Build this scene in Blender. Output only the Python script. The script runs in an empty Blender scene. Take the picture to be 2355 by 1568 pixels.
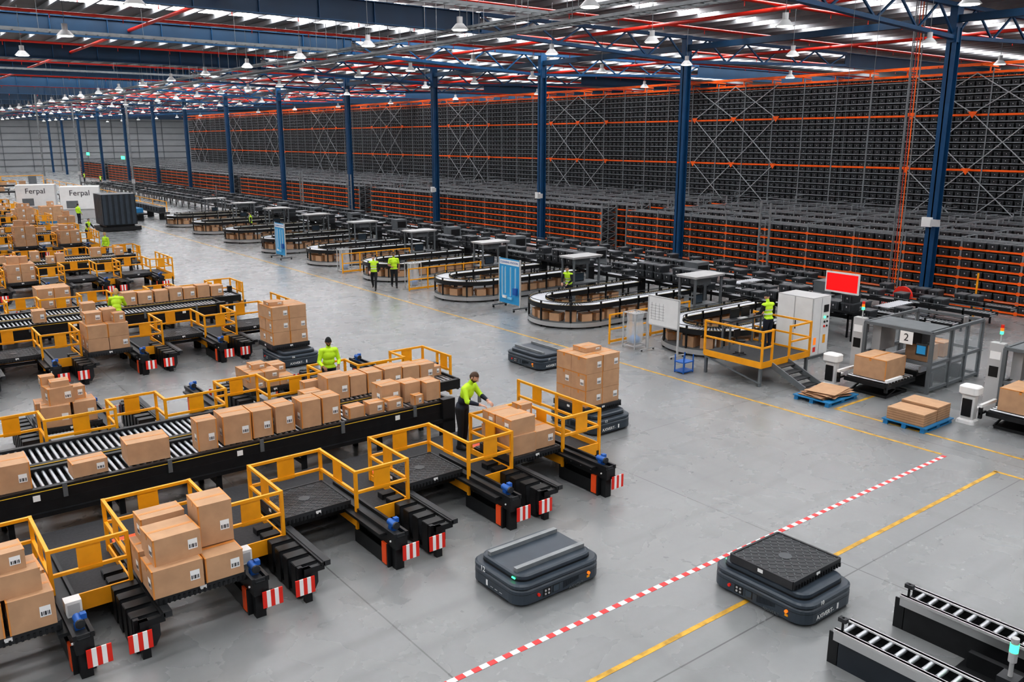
import bpy, math, random
from mathutils import Vector, Matrix, Euler
random.seed(7)
sc=bpy.context.scene
COL=bpy.context.collection
rad=math.radians
# ------------------------------------------------------------------ materials
def mat(name,col,rough=.5,metal=0.,noise=0.,nscale=8.,bump=0.,emit=0.,alpha=1.,col2=None,trans=0.,spec=.5,coord='Object'):
    m=bpy.data.materials.new(name);m.use_nodes=True
    nt=m.node_tree;b=nt.nodes['Principled BSDF']
    c=(col[0],col[1],col[2],1)
    b.inputs['Base Color'].default_value=c
    b.inputs['Roughness'].default_value=rough
    b.inputs['Metallic'].default_value=metal
    b.inputs['Specular IOR Level'].default_value=spec
    if trans: b.inputs['Transmission Weight'].default_value=trans
    if alpha<1: b.inputs['Alpha'].default_value=alpha
    if emit:
        b.inputs['Emission Color'].default_value=c;b.inputs['Emission Strength'].default_value=emit
    if noise or bump:
        tc=nt.nodes.new('ShaderNodeTexCoord');n=nt.nodes.new('ShaderNodeTexNoise')
        n.inputs['Scale'].default_value=nscale;n.inputs['Detail'].default_value=4
        nt.links.new(tc.outputs[coord],n.inputs['Vector'])
        if noise:
            mx=nt.nodes.new('ShaderNodeMix');mx.data_type='RGBA'
            c2=col2 if col2 else tuple(x*(1-noise) for x in col)
            mx.inputs[6].default_value=c;mx.inputs[7].default_value=(c2[0],c2[1],c2[2],1)
            mr=nt.nodes.new('ShaderNodeMapRange');mr.inputs[1].default_value=.35;mr.inputs[2].default_value=.65
            nt.links.new(n.outputs[0],mr.inputs[0]);nt.links.new(mr.outputs[0],mx.inputs[0])
            nt.links.new(mx.outputs[2],b.inputs['Base Color'])
        if bump:
            bp=nt.nodes.new('ShaderNodeBump');bp.inputs['Strength'].default_value=bump;bp.inputs['Distance'].default_value=.01
            nt.links.new(n.outputs[0],bp.inputs['Height']);nt.links.new(bp.outputs[0],b.inputs['Normal'])
    return m
BLACK=mat('black_steel',(.018,.019,.021),.42,.2,.3,5)
DARK=mat('dark_grey_plastic',(.035,.037,.041),.5,0,.2,4)
SLATE=mat('slate_paint',(.045,.06,.078),.35,0,.15,3)
SLATE2=mat('slate_paint_dark',(.02,.027,.036),.4,0,.15,3)
DECK=mat('deck_rubber',(.035,.036,.04),.7,0,.3,20,.3)
YEL=mat('safety_yellow_paint',(.92,.40,.012),.42,0,.12,3)
BLUE=mat('blue_column_paint',(.008,.07,.17),.42,0,.2,1.5)
BLUED=mat('blue_beam_paint',(.006,.04,.09),.5,0,.2,1.0)
BLUEM=mat('motor_blue',(.02,.12,.42),.4)
ORG=mat('rack_orange_paint',(1.0,.15,.010),.45,0,.15,3)
GALV=mat('galvanised_steel',(.30,.32,.33),.42,.4,.25,3)
RACKG=mat('rack_grey_steel',(.25,.27,.285),.5,.15,.15,3)
GREY=mat('grey_paint',(.16,.175,.185),.5,.2,.15,3)
LGREY=mat('light_grey_paint',(.5,.5,.5),.45,0,.08,2)
WHITE=mat('white_paint',(.78,.78,.77),.45,0,.05,3)
PAPER=mat('paper_label',(.85,.85,.84),.6)
INK=mat('ink',(.03,.03,.035),.6)
RED=mat('red_paint',(.75,.03,.015),.45)
PIPE=mat('sprinkler_red',(.70,.03,.015),.4)
RISER=mat('riser_red',(.45,.045,.02),.5)
ORGT=mat('orange_marker',(.85,.1,.015),.5)
CARD=mat('cardboard',(.55,.335,.195),.75,0,.14,3.5,.05)
CARD2=mat('cardboard_dark',(.40,.23,.13),.8,0,.2,3.5)
TAPE=mat('packing_tape',(.66,.27,.06),.3)
ROLL=mat('roller_zinc',(.58,.6,.63),.3,.75)
CHROME=mat('brushed_metal',(.62,.62,.62),.3,.85)
BIN=mat('tote_plastic',(.034,.038,.043),.45,0,.2,2)
BINR=mat('tote_rim',(.075,.082,.09),.45)
SHADOW=mat('shade_black',(.008,.009,.01),.9)  # near-black colour standing in for deep shade behind totes and below rollers
LAMPG=mat('lamp_glow',(1,.98,.93),.5,emit=7)
SKYL=mat('skylight_polycarbonate',(.98,.985,1.0),.5,emit=7.6)
GREENL=mat('green_led',(.05,1,.3),.5,emit=2)
REDL=mat('red_screen',(.9,.008,.01),.4,emit=.35)
AMBER=mat('amber_button',(1,.25,.02),.4,emit=.3)
SCRN=mat('small_screen',(.05,.07,.09),.2)
CYAN=mat('cleaning_board_blue',(.03,.32,.62),.45)
CYAN2=mat('cleaning_board_light',(.25,.62,.85),.45)
PLASTB=mat('blue_pallet',(.02,.2,.42),.5)
ACRY=mat('clear_acrylic',(.7,.75,.78),.1,alpha=.14)
BAGM=mat('clear_bag',(.75,.78,.8),.25,alpha=.35)
BAGB=mat('blue_bag',(.15,.3,.55),.4)
YTHIN=mat('yellow_line_trim',(.75,.5,.05),.5)
ROOFM=mat('roof_sheet',(.22,.23,.24),.6,.2,.2,.6)
PURL=mat('purlin_galvanised',(.36,.37,.38),.45,.3,.25,.7)

# floor
def floor_mat():
    m=bpy.data.materials.new('polished_concrete');m.use_nodes=True;nt=m.node_tree;b=nt.nodes['Principled BSDF']
    tc=nt.nodes.new('ShaderNodeTexCoord')
    def mapping(scale,loc=(0,0,0)):
        mp=nt.nodes.new('ShaderNodeMapping');mp.inputs['Scale'].default_value=scale;mp.inputs['Location'].default_value=loc;nt.links.new(tc.outputs['Object'],mp.inputs[0]);return mp.outputs[0]
    def noise(s,d=5,dist=0,vec=None):
        n=nt.nodes.new('ShaderNodeTexNoise');n.inputs['Scale'].default_value=s;n.inputs['Detail'].default_value=d;n.inputs['Distortion'].default_value=dist
        nt.links.new(vec or tc.outputs['Object'],n.inputs['Vector']);return n.outputs[0]
    def mapr(i,a,b_,c,d):
        r=nt.nodes.new('ShaderNodeMapRange');r.inputs[1].default_value=a;r.inputs[2].default_value=b_;r.inputs[3].default_value=c;r.inputs[4].default_value=d
        nt.links.new(i,r.inputs[0]);return r.outputs[0]
    def mult(a,c):
        x=nt.nodes.new('ShaderNodeMath');x.operation='MULTIPLY';nt.links.new(a,x.inputs[0])
        if isinstance(c,float): x.inputs[1].default_value=c
        else: nt.links.new(c,x.inputs[1])
        return x.outputs[0]
    n1=noise(.16,7,.8);n2=noise(.9,7,.4);n4=noise(9,6,0)
    n3=noise(.8,1,.0,mapping((.10,2.6,1)))
    n5=noise(.8,1,.0,mapping((2.0,.1,1),(5,3,0)))
    v=mult(mapr(n1,.3,.7,.88,1.08),mapr(n2,.25,.75,.94,1.05))
    v=mult(v,mapr(n4,.3,.7,.98,1.02))
    v=mult(v,mapr(n3,.56,.74,1.0,.86));v=mult(v,mapr(n5,.58,.76,1.0,.90))
    br=nt.nodes.new('ShaderNodeTexBrick');br.offset=0;br.inputs['Scale'].default_value=1
    br.inputs['Brick Width'].default_value=7.4;br.inputs['Row Height'].default_value=7.4;br.inputs['Mortar Size'].default_value=.014
    br.inputs['Color1'].default_value=(1,1,1,1);br.inputs['Color2'].default_value=(.94,.94,.95,1);br.inputs['Mortar'].default_value=(.5,.5,.5,1)
    nt.links.new(mapping((1,1,1),(1.6,.35,0)),br.inputs['Vector'])
    mx=nt.nodes.new('ShaderNodeMix');mx.data_type='RGBA';mx.blend_type='MULTIPLY';mx.inputs[0].default_value=1
    cm=nt.nodes.new('ShaderNodeCombineColor')
    nt.links.new(mult(v,.253),cm.inputs[0]);nt.links.new(mult(v,.261),cm.inputs[1]);nt.links.new(mult(v,.262),cm.inputs[2])
    nt.links.new(cm.outputs[0],mx.inputs[6]);nt.links.new(br.outputs[0],mx.inputs[7]);nt.links.new(mx.outputs[2],b.inputs['Base Color'])
    nt.links.new(mapr(n2,.3,.7,.25,.30),b.inputs['Roughness'])
    b.inputs['Specular IOR Level'].default_value=.65
    return m
FLOOR=floor_mat()
LY=mat('floor_paint_yellow',(.75,.43,.05),.5,0,.45,6,0)
LR=mat('floor_tape_red',(.75,.05,.05),.5);LW=mat('floor_tape_white',(.8,.8,.8),.5)

# ------------------------------------------------------------------ mesh builder
class MB:
    def __init__(s): s.v=[];s.f=[];s.m=[];s.mats=[];s.M=Matrix.Identity(4);s.sm=[];s.posts=set()
    def mi(s,mt):
        if mt not in s.mats: s.mats.append(mt)
        return s.mats.index(mt)
    def add(s,vs,fs,mt,smooth=False):
        o=len(s.v);M=s.M
        for p in vs:
            q=M@Vector(p);s.v.append((q.x,q.y,q.z))
        i=s.mi(mt)
        for f in fs: s.f.append(tuple(o+k for k in f));s.m.append(i);s.sm.append(smooth)
    def box(s,x0,y0,z0,x1,y1,z1,mt):
        s.add([(x0,y0,z0),(x1,y0,z0),(x1,y1,z0),(x0,y1,z0),(x0,y0,z1),(x1,y0,z1),(x1,y1,z1),(x0,y1,z1)],
              [(0,3,2,1),(4,5,6,7),(0,1,5,4),(1,2,6,5),(2,3,7,6),(3,0,4,7)],mt)
    def beam(s,a,b,w,h,mt):
        a=Vector(a);b=Vector(b);d=(b-a).normalized()
        u=Vector((0,0,1)) if abs(d.z)<.95 else Vector((1,0,0))
        r=d.cross(u).normalized();u=r.cross(d)
        vs=[]
        for p in (a,b):
            for i,j in ((-1,-1),(1,-1),(1,1),(-1,1)): vs.append(p+r*(i*w/2)+u*(j*h/2))
        s.add(vs,[(0,1,2,3),(7,6,5,4),(0,4,5,1),(1,5,6,2),(2,6,7,3),(3,7,4,0)],mt)
    def cyl(s,a,b,r,mt,n=10,r2=None,smooth=True):
        a=Vector(a);b=Vector(b);d=(b-a).normalized()
        if r2 is None:r2=r
        u=Vector((0,0,1)) if abs(d.z)<.95 else Vector((1,0,0))
        e=d.cross(u).normalized();u=e.cross(d)
        vs=[]
        for p,q in ((a,r),(b,r2)):
            for k in range(n):
                t=2*math.pi*k/n;vs.append(p+e*(q*math.cos(t))+u*(q*math.sin(t)))
        s.add(vs,[(k,(k+1)%n,n+(k+1)%n,n+k) for k in range(n)],mt,smooth)
        s.add(vs[:n],[tuple(range(n-1,-1,-1))],mt);s.add(vs[n:],[tuple(range(n))],mt)
    def ell(s,c,r,mt,n=12,m=8,R=None):
        c=Vector(c);vs=[]
        R=R or Matrix.Identity(3)
        for j in range(1,m):
            ph=math.pi*j/m
            for k in range(n):
                t=2*math.pi*k/n
                vs.append(c+R@Vector((r[0]*math.sin(ph)*math.cos(t),r[1]*math.sin(ph)*math.sin(t),r[2]*math.cos(ph))))
        top=len(vs);vs.append(c+R@Vector((0,0,r[2])));vs.append(c+R@Vector((0,0,-r[2])))
        fs=[]
        for j in range(m-2):
            for k in range(n): fs.append((j*n+k,(j+1)*n+k,(j+1)*n+(k+1)%n,j*n+(k+1)%n))
        for k in range(n): fs.append((top,k,(k+1)%n));fs.append((top+1,(m-2)*n+(k+1)%n,(m-2)*n+k))
        s.add(vs,fs,mt,True)
    def caps(s,pts,rs,mt,n=12):
        for p,r in zip(pts,rs): s.ell(p,(r,r,r),mt,n,8)
        for i in range(len(pts)-1): s.cyl(pts[i],pts[i+1],rs[i],mt,n,rs[i+1])
    def loft(s,cx,cy,w,d,r,prof,mt,n=5):
        rings=[]
        for z,ins in prof:
            ww=w/2-ins;dd=d/2-ins;rr=max(r-ins*.6,.01);ring=[]
            for qx,qy,a0 in ((1,1,0),(-1,1,90),(-1,-1,180),(1,-1,270)):
                for k in range(n+1):
                    a=rad(a0+90*k/n);ring.append((cx+qx*(ww-rr)+rr*math.cos(a),cy+qy*(dd-rr)+rr*math.sin(a),z))
            rings.append(ring)
        N=len(rings[0]);vs=[p for q in rings for p in q];fs=[]
        for j in range(len(rings)-1):
            for k in range(N): fs.append((j*N+k,j*N+(k+1)%N,(j+1)*N+(k+1)%N,(j+1)*N+k))
        fs.append(tuple(range(N-1,-1,-1)));fs.append(tuple((len(rings)-1)*N+k for k in range(N)))
        s.add(vs,fs,mt)
    def mesh(s,name):
        me=bpy.data.meshes.new(name);me.from_pydata(s.v,[],s.f)
        for m in s.mats: me.materials.append(m)
        me.polygons.foreach_set('material_index',s.m);me.polygons.foreach_set('use_smooth',s.sm);me.update();return me
    def obj(s,name,loc=(0,0,0),rot=0.,parent=None):
        return put(name,s.mesh(name),loc,rot,parent)
def put(name,me,loc=(0,0,0),rot=0.,parent=None):
    o=bpy.data.objects.new(name,me);COL.objects.link(o);o.location=loc;o.rotation_euler=(0,0,rot)
    if parent:o.parent=parent
    return o
def text(name,body,size,loc,rot,mt,parent=None,ext=.002,align='CENTER'):
    c=bpy.data.curves.new(name,'FONT');c.body=body;c.size=size;c.extrude=ext;c.align_x=align;c.align_y='CENTER';c.materials.append(mt)
    o=bpy.data.objects.new(name,c);COL.objects.link(o);o.location=loc;o.rotation_euler=rot
    if parent:o.parent=parent
    return o
FACE_NX=(rad(90),0,rad(-90));FACE_NY=(rad(90),0,0);FACE_PX=(rad(90),0,rad(90))

# ------------------------------------------------------------------ room
XL,XR,Y0,Y1,ZT=-30.,76.,-12.,232.,13.6
b=MB();b.box(XL,Y0,-.2,XR,Y1,0,FLOOR);b.obj('floor')
WALLM=mat('wall_cladding',(.36,.37,.38),.6,0,.1,.3)
def wall(name,x0,y0,x1,y1,horizontal):
    b=MB();b.box(x0,y0,0,x1,y1,ZT,WALLM)
    for z in [1.2+1.5*k for k in range(9)]:
        if horizontal: b.box(x0,y0-.18,z,x1,y0,z+.12,GREY)
    if horizontal:
        x=x0
        while x<x1:
            b.box(x,y0-.25,0,x+.16,y0-.18,ZT-.3,GREY);x+=6
    b.obj(name)
wall('wall_back',XL,Y1,XR,Y1+.3,True)
wall('wall_left',XL-.3,Y0,XL,Y1,False)
wall('wall_right',XR,Y0,XR+.3,Y1,False)
wall('wall_front',XL,Y0-.3,XR,Y0,False)
b=MB();b.box(XL,Y0,ZT,XR,Y1,ZT+.15,ROOFM);b.obj('ceiling')
b=MB();y=-8.
while y<Y1-2:
    b.box(XL+.5,y,ZT-.03,XR-.5,y+1.15,ZT-.01,SKYL);y+=7.45
b.obj('roof_skylights')
b=MB();x=XL+1
while x<XR:
    b.box(x,Y0,ZT-.24,x+.05,Y1,ZT-.04,PURL);b.box(x,Y0,ZT-.26,x+.11,Y1,ZT-.24,PURL);x+=1.5
b.obj('roof_purlins')
CY=[3.6,18.6,33.4,46,59.5,74.5,90.4,106.6,122.7,138,155,173,190,206,221]
CX=38.2
b=MB()
w=.42
b.box(-w/2,-.03,0,w/2,.03,12.0,BLUE);b.box(-w/2,-.21,0,-w/2+.04,.21,12.0,BLUE);b.box(w/2-.04,-.21,0,w/2,.21,12.0,BLUE)
b.box(-.3,-.3,0,.3,.3,.04,BLUE)
colm=b.mesh('steel_column')
for y in CY:put('steel_column',colm,(CX,y,0))
b2=MB();b2.box(-w/2,-.03,0,w/2,.03,12,BLUED);b2.box(-w/2,-.21,0,-w/2+.04,.21,12,BLUED);b2.box(w/2-.04,-.21,0,w/2,.21,12,BLUED);b2.box(-.3,-.3,0,.3,.3,.05,BLUED)
cm2=b2.mesh('steel_column_far')
for y in CY:put('steel_column',cm2,(XL+1.2,y,0));put('steel_column',cm2,(XR-1.2,y,0))
# rafters
b=MB()
b.box(XL,-.14,12.1,24,.14,12.14,BLUE);b.box(XL,-.14,12.96,24,.14,13.0,BLUE);b.box(XL,-.02,12.14,24,.02,12.96,BLUED)
x=XL+1
while x<24: b.box(x,-.12,12.14,x+.03,.12,12.96,BLUE);x+=2.5
for sgn,xe in ((-1,24.),(1,54.)):
    b.beam((CX,0,12.9),(xe,0,12.95),.26,.16,BLUE)
    b.beam((CX,0,11.6),(xe,0,12.2),.26,.16,BLUE)
    n=9
    for k in range(n):
        xa=CX+(xe-CX)*k/n;xb=CX+(xe-CX)*(k+1)/n
        za=11.6+.6*k/n;zb=11.6+.6*(k+1)/n
        if k%2==0:b.beam((xa,0,za),(xb,0,12.9),.08,.08,BLUE)
        else:b.beam((xa,0,12.9),(xb,0,zb),.08,.08,BLUE)
b.box(54,-.14,12.1,XR,.14,12.14,BLUE);b.box(54,-.14,12.96,XR,.14,13.0,BLUE);b.box(54,-.02,12.14,XR,.02,12.96,BLUED)
b.box(CX-.25,-.16,11.4,CX+.25,.16,13.0,BLUE)
rm=b.mesh('roof_rafter')
for y in CY:put('roof_rafter',rm,(0,y,0))
b=MB();b.box(CX-.12,Y0,12.2,CX+.12,Y1,12.5,BLUED);b.obj('eaves_tie_beam')
# sprinkler pipes
b=MB()
for y in [9,22.5,29.5,37.5,43,50.5,56.5,64,70.5,80,86,97,103,113,120,131,147,165,183,200]:
    b.cyl((XL+1,y,12.75),(XR-1,y,12.75),.065,PIPE,8)
    for x in range(-25,74,3): b.cyl((x,y,12.75),(x,y,12.5),.02,PIPE,5)
for x in (-8,12,31,46):
    b.cyl((x,Y0+1,12.55),(x,Y1-1,12.55),.085,PIPE,8)
b.obj('sprinkler_pipes')
# cable tray ladder
b=MB()
for X,z in ((19.8,11.1),(22.2,12.0)):
    for dx in (-.28,.28): b.box(X+dx-.015,6,z,X+dx+.015,200,z+.1,GALV)
    y=6
    while y<200: b.box(X-.28,y,z+.01,X+.28,y+.04,z+.04,GALV);y+=.45
    y=7
    while y<200:
        for dx in (-.28,.28): b.cyl((X+dx,y,z+.1),(X+dx,y,13.3),.012,GALV,5)
        y+=3
    b.box(X-.12,6,z+.045,X+.05,200,z+.075,DARK)
b.obj('cable_tray')
b=MB()
for y0 in (24.,40.,62.):
    for dy in(-.2,.2): b.box(2,y0+dy-.015,11.6,20,y0+dy+.015,11.7,GALV)
    x=2
    while x<20:b.box(x,y0-.2,11.61,x+.04,y0+.2,11.64,GALV);x+=.45
    for x in (3,7,11,15,19): b.cyl((x,y0,11.65),(x,y0,13.3),.012,GALV,5)
b.obj('cable_tray')
# high bay lamps
b=MB()
b.cyl((0,0,0),(0,0,.2),.31,LGREY,16,.13);b.cyl((0,0,.2),(0,0,.42),.10,LGREY,12);b.cyl((0,0,.42),(0,0,2.1),.012,GREY,5)
b.cyl((0,0,-.015),(0,0,0),.25,LAMPG,16)
lm=b.mesh('high_bay_lamp')
LP=[]
for X,ys,dy in ((7,16.8,9.2),(17.2,12.2,6.45),(25.1,11.9,5.9),(34,5.3,6.1),(-4,30,9),(46,20,12)):
    y=ys
    while y<205:
        LP.append((X,y));y+=dy
for X,y in LP: put('high_bay_lamp',lm,(X,y,11.0))

# ------------------------------------------------------------------ floor markings
b=MB()
b.box(19.96,8.9,.001,20.05,205,.004,LY);b.box(21.15,-8,.001,21.24,12.5,.004,LY)
b.box(-4,7.55,.001,19.9,7.64,.004,LY);b.box(19.85,-8,.001,19.94,7.65,.004,LY)
b.box(21.2,12.41,.001,24,12.5,.004,LY)
b.obj('floor_marking_lines')
b=MB();x=-3.;k=0
while x<19.9:
    b.box(x,8.75,.001,x+.14,8.85,.005,LR if k%2 else LW);x+=.14;k+=1
b.obj('floor_hazard_tape')

# ------------------------------------------------------------------ racks
def tote(b,x,y,z,w=.42,d=.5,h=.27,lab=1,sx=-1):
    i=.02
    vs=[(x-d/2+i,y-w/2+i,z),(x+d/2-i,y-w/2+i,z),(x+d/2-i,y+w/2-i,z),(x-d/2+i,y+w/2-i,z),
        (x-d/2,y-w/2,z+h*.86),(x+d/2,y-w/2,z+h*.86),(x+d/2,y+w/2,z+h*.86),(x-d/2,y+w/2,z+h*.86)]
    b.add(vs,[(0,1,5,4),(1,2,6,5),(2,3,7,6),(3,0,4,7),(4,5,6,7)],BIN)
    b.box(x-d/2-.015,y-w/2-.012,z+h*.84,x+d/2+.015,y+w/2+.012,z+h,BINR)
    if lab:
        fx=x+sx*(d/2+.002)
        a=[(fx,y-.025,z+h*.42),(fx,y+.025,z+h*.42),(fx,y+.025,z+h*.62),(fx,y-.025,z+h*.62)]
        b.add(a,[(0,1,2,3)],LGREY)
        for q in(-.13,.13):
            b.box(min(fx,fx+sx*.012),y+q-.012,z+.02,max(fx,fx+sx*.012),y+q+.012,z+h*.84,BINR)
BW=2.6
def array(o,n,dy):
    m=o.modifiers.new('bays','ARRAY');m.count=n;m.use_relative_offset=False;m.use_constant_offset=True;m.constant_offset_displace=(0,dy,0)
def lowbay():
    b=MB();lv=7;pz=.43
    for l in range(lv):
        z=.12+l*pz
        for xx in (0,1.35): b.box(xx-.03,0,z-.075,xx+.02,BW,z,ORG)
        b.box(.6,0,z-.05,.64,BW,z-.01,RACKG)
        for k in range(5):
            y=.26+.52*k
            tote(b,.3,y,z,.44,.56,.29)
            tote(b,1.02,y,z,.44,.56,.29,0,1)
    for xx in (0,.64,1.35):
        b.box(xx-.03,-.035,0,xx+.03,.035,3.22,RACKG)
    for l in range(lv):
        z=.12+l*pz
        b.box(-.045,-.07,z-.11,-.03,.07,z+.04,ORG)
    b.box(0,-.02,3.16,1.35,.02,3.2,RACKG)
    b.box(-.02,0,3.12,.02,BW,3.16,RACKG)
    return b.mesh('low_rack_bay')
lb=lowbay()
def endframe(b,y,x0,x1,h):
    for x in(x0,x1): b.box(x-.04,y-.04,0,x+.04,y+.04,h,GALV)
    z=.1
    while z<h-.3:
        b.beam((x0,y,z),(x1,y,z+.55),.03,.03,GALV);b.beam((x1,y,z),(x0,y,z+.55),.03,.03,GALV);b.beam((x0,y,z),(x1,y,z),.03,.03,GALV);z+=.6
ROWX=[39.0,42.2,45.4,48.6,51.8]
SEG=[(-9.6,6),(7.2,12),(40.8,12),(74.4,12),(108,12),(141.6,12),(175.2,8)]
for r,X in enumerate(ROWX):
    for y,n in SEG:
        o=put('tote_storage_rack',lb,(X,y,0));array(o,n,BW)
        if r==0 or y in(40.8,74.4):
            b=MB();endframe(b,-.06,0,1.35,3.3);endframe(b,n*BW+.06,0,1.35,3.3);b.obj('end_frames',(0,0,0),0,o)
b=MB();y=9.3
while y<196:
    b.box(39,y,3.30,54,y+.05,3.35,RACKG)
    for X in ROWX:
        b.box(X+.6,y,3.2,X+.66,y+.05,3.6,RACKG);b.box(X+.6,y,3.56,X+1.9,y+.05,3.6,RACKG)
    y+=5.2
b.obj('rack_top_ties')
# high rack
HX=56.
b=MB();lv=27;pz=.42
for l in range(lv):
    z=.1+l*pz
    org=l in(21,13)
    b.box(HX-.05,0,z-.065-(.05 if org else 0),HX-.01,BW,z+(.01 if org else 0),ORG if org else RACKG)
    if z>2.0:
        for k in range(5): tote(b,HX+.25,.26+.52*k,z,.43,.5,.27)
b.box(HX-.08,0,11.30,HX,BW,11.44,ORG);b.box(HX-.04,0,11.1,HX,BW,11.14,ORG)
for xx in(HX-.05,HX+.7): b.box(xx-.035,-.035,0,xx+.035,.035,11.6,RACKG)
b.box(HX,-.03,11.5,HX+.7,.03,11.56,ORG)
b.box(HX+.95,0,0,HX+1.0,BW,11.3,SHADOW)  # dark sheet added for the shade in the rack depth, in place of further rows
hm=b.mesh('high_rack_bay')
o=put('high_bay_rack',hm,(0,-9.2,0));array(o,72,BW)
BRACE=mat('bracing_steel',(.42,.44,.46),.4,.1)
b=MB()
yc=25.5-18.2
while yc<176:
    for za,zb in ((2.1,5.5),(5.5,8.95),(8.95,11.35)):
        for s in(-1,1):
            b.beam((HX-.16,yc,za),(HX-.16,yc+s*3.9,zb),.05,.05,BRACE)
            b.beam((HX-.16,yc,zb),(HX-.16,yc+s*3.9,za),.05,.05,BRACE)
    for z in(5.5,8.95):
        for q in(-3.9,0,3.9):
            b.add([(HX-.2,yc+q-.3,z+.12),(HX-.2,yc+q+.3,z+.12),(HX-.2,yc+q,z-.3)],[(0,1,2)],ORG)
    yc+=18.2
b.obj('rack_cross_bracing')
b=MB()
y=-9
while y<178:
    b.box(HX-1.2,y,11.7,HX+1,y+.07,11.78,ORG);b.box(HX-.04,y,11.4,HX+.03,y+.07,11.9,ORG);y+=2.6
b.box(HX-1.2,-9,11.68,HX-1.12,178,11.76,ORG);b.box(HX-.08,-9,11.86,HX,178,11.94,ORG)
b.obj('rack_top_runway')

# ------------------------------------------------------------------ boxes
def label(b,p,ax,w=.13,h=.16):
    x,y,z=p
    if ax=='y':
        b.add([(x,y,z),(x+w,y,z),(x+w,y,z+h),(x,y,z+h)],[(0,1,2,3)],PAPER)
        for k,(a,c) in enumerate(((.1,.22),(.3,.36),(.42,.6),(.68,.74),(.8,.9))):
            b.add([(x+w*a,y-.002,z+h*.12),(x+w*c,y-.002,z+h*.12),(x+w*c,y-.002,z+h*.5),(x+w*a,y-.002,z+h*.5)],[(0,1,2,3)],INK)
    else:
        b.add([(x,y,z),(x,y-w,z),(x,y-w,z+h),(x,y,z+h)],[(0,1,2,3)],PAPER)
        for k,(a,c) in enumerate(((.1,.22),(.3,.36),(.42,.6),(.68,.74),(.8,.9))):
            b.add([(x-.002,y-w*a,z+h*.12),(x-.002,y-w*c,z+h*.12),(x-.002,y-w*c,z+h*.5),(x-.002,y-w*a,z+h*.5)],[(0,1,2,3)],INK)
def cbox(b,xc,yc,z,w,d,h,rot=0.,lab=True,mt=None):
    M0=b.M.copy();b.M=M0@Matrix.Translation((xc,yc,z))@Matrix.Rotation(rot,4,'Z')
    mt=mt or CARD
    b.box(-w/2,-d/2,0,w/2,d/2,h,mt)
    e=.003;t=.032
    b.box(-w/2-e,-t,h-.09,w/2+e,t,h+e,TAPE)
    q=.018
    for s in(-1,1):
        b.box(min(s*w/2,s*(w/2-q)) -(e if s<0 else 0),-d/2-e,h-q,max(s*w/2,s*(w/2-q))+(e if s>0 else 0),d/2+e,h+e*.7,TAPE)
    b.box(-w/2,-.002,h+e,w/2,.002,h+e+.001,CARD2)
    for s in(-1,1):
        if random.random()<.5:b.box(s*w/2-(.018 if s>0 else e),-d/2-e,0,s*w/2+(e if s>0 else .018),-d/2+.02,h,TAPE)
    if lab:
        lw=min(.14,w*.3);lh=min(.16,h*.45)
        if random.random()<.75: label(b,(w/2-lw-.06,-d/2-e-.002,h*.3),'y',lw,lh)
        if random.random()<.6: label(b,(-w/2-e-.002,-d/2+lw+.08,h*.3),'x',lw,lh)
    b.M=M0
def one(name,*a):
    b=MB()
    cbox(b,0,0,0,a[3],a[4],a[5],a[6] if len(a)>6 else 0.)
    return b.obj(name,(a[0],a[1],a[2]))
def stackgrid(b,x,y,z,W,D,layers,hh=.43,nx=2,ny=2,top=()):
    for l in range(layers):
        for i in range(nx):
            for j in range(ny):
                cbox(b,x+(i-(nx-1)/2)*W/nx,y+(j-(ny-1)/2)*D/ny,z+l*hh,W/nx-.015,D/ny-.015,hh-.006,random.uniform(-.02,.02))
    for (dx,dy,w,d,h) in top: cbox(b,x+dx,y+dy,z+layers*hh,w,d,h)

# ------------------------------------------------------------------ pallet
def pallet_mesh():
    b=MB();W,D=1.3,1.2
    b.box(-W/2,-D/2,.09,W/2,D/2,.125,DARK)
    n=14
    for i in range(n):
        for j in range(n):
            x=-W/2+.06+(W-.12)*i/(n-1);y=-D/2+.06+(D-.12)*j/(n-1)
            if (i+j)%2: b.beam((x-.03,y-.03,.128),(x+.03,y+.03,.128),.016,.008,BINR)
            else: b.beam((x-.03,y+.03,.128),(x+.03,y-.03,.128),.016,.008,BINR)
    for s in(-1,1):
        b.box(-W/2,s*D/2-.02,.0,W/2,s*D/2+.02,.14,DARK);b.box(s*W/2-.02,-D/2,.0,s*W/2+.02,D/2,.14,DARK)
    for x in (-.52,0,.52):
        for y in(-.47,0,.47): b.box(x-.07,y-.07,0,x+.07,y+.07,.09,DARK)
    k=-W/2+.05
    while k<W/2: b.box(k,-D/2-.04,.0,k+.03,-D/2-.02,.07,BLACK);k+=.075
    b.cyl((0,0,.125),(0,0,.136),.11,BINR,16)
    b.box(-.05,-D/2-.024,.05,.05,-D/2-.021,.11,PAPER);b.box(-W/2-.024,-.05,.05,-W/2-.021,.05,.11,PAPER)
    return b.mesh('plastic_pallet')
PAL=pallet_mesh()

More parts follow.
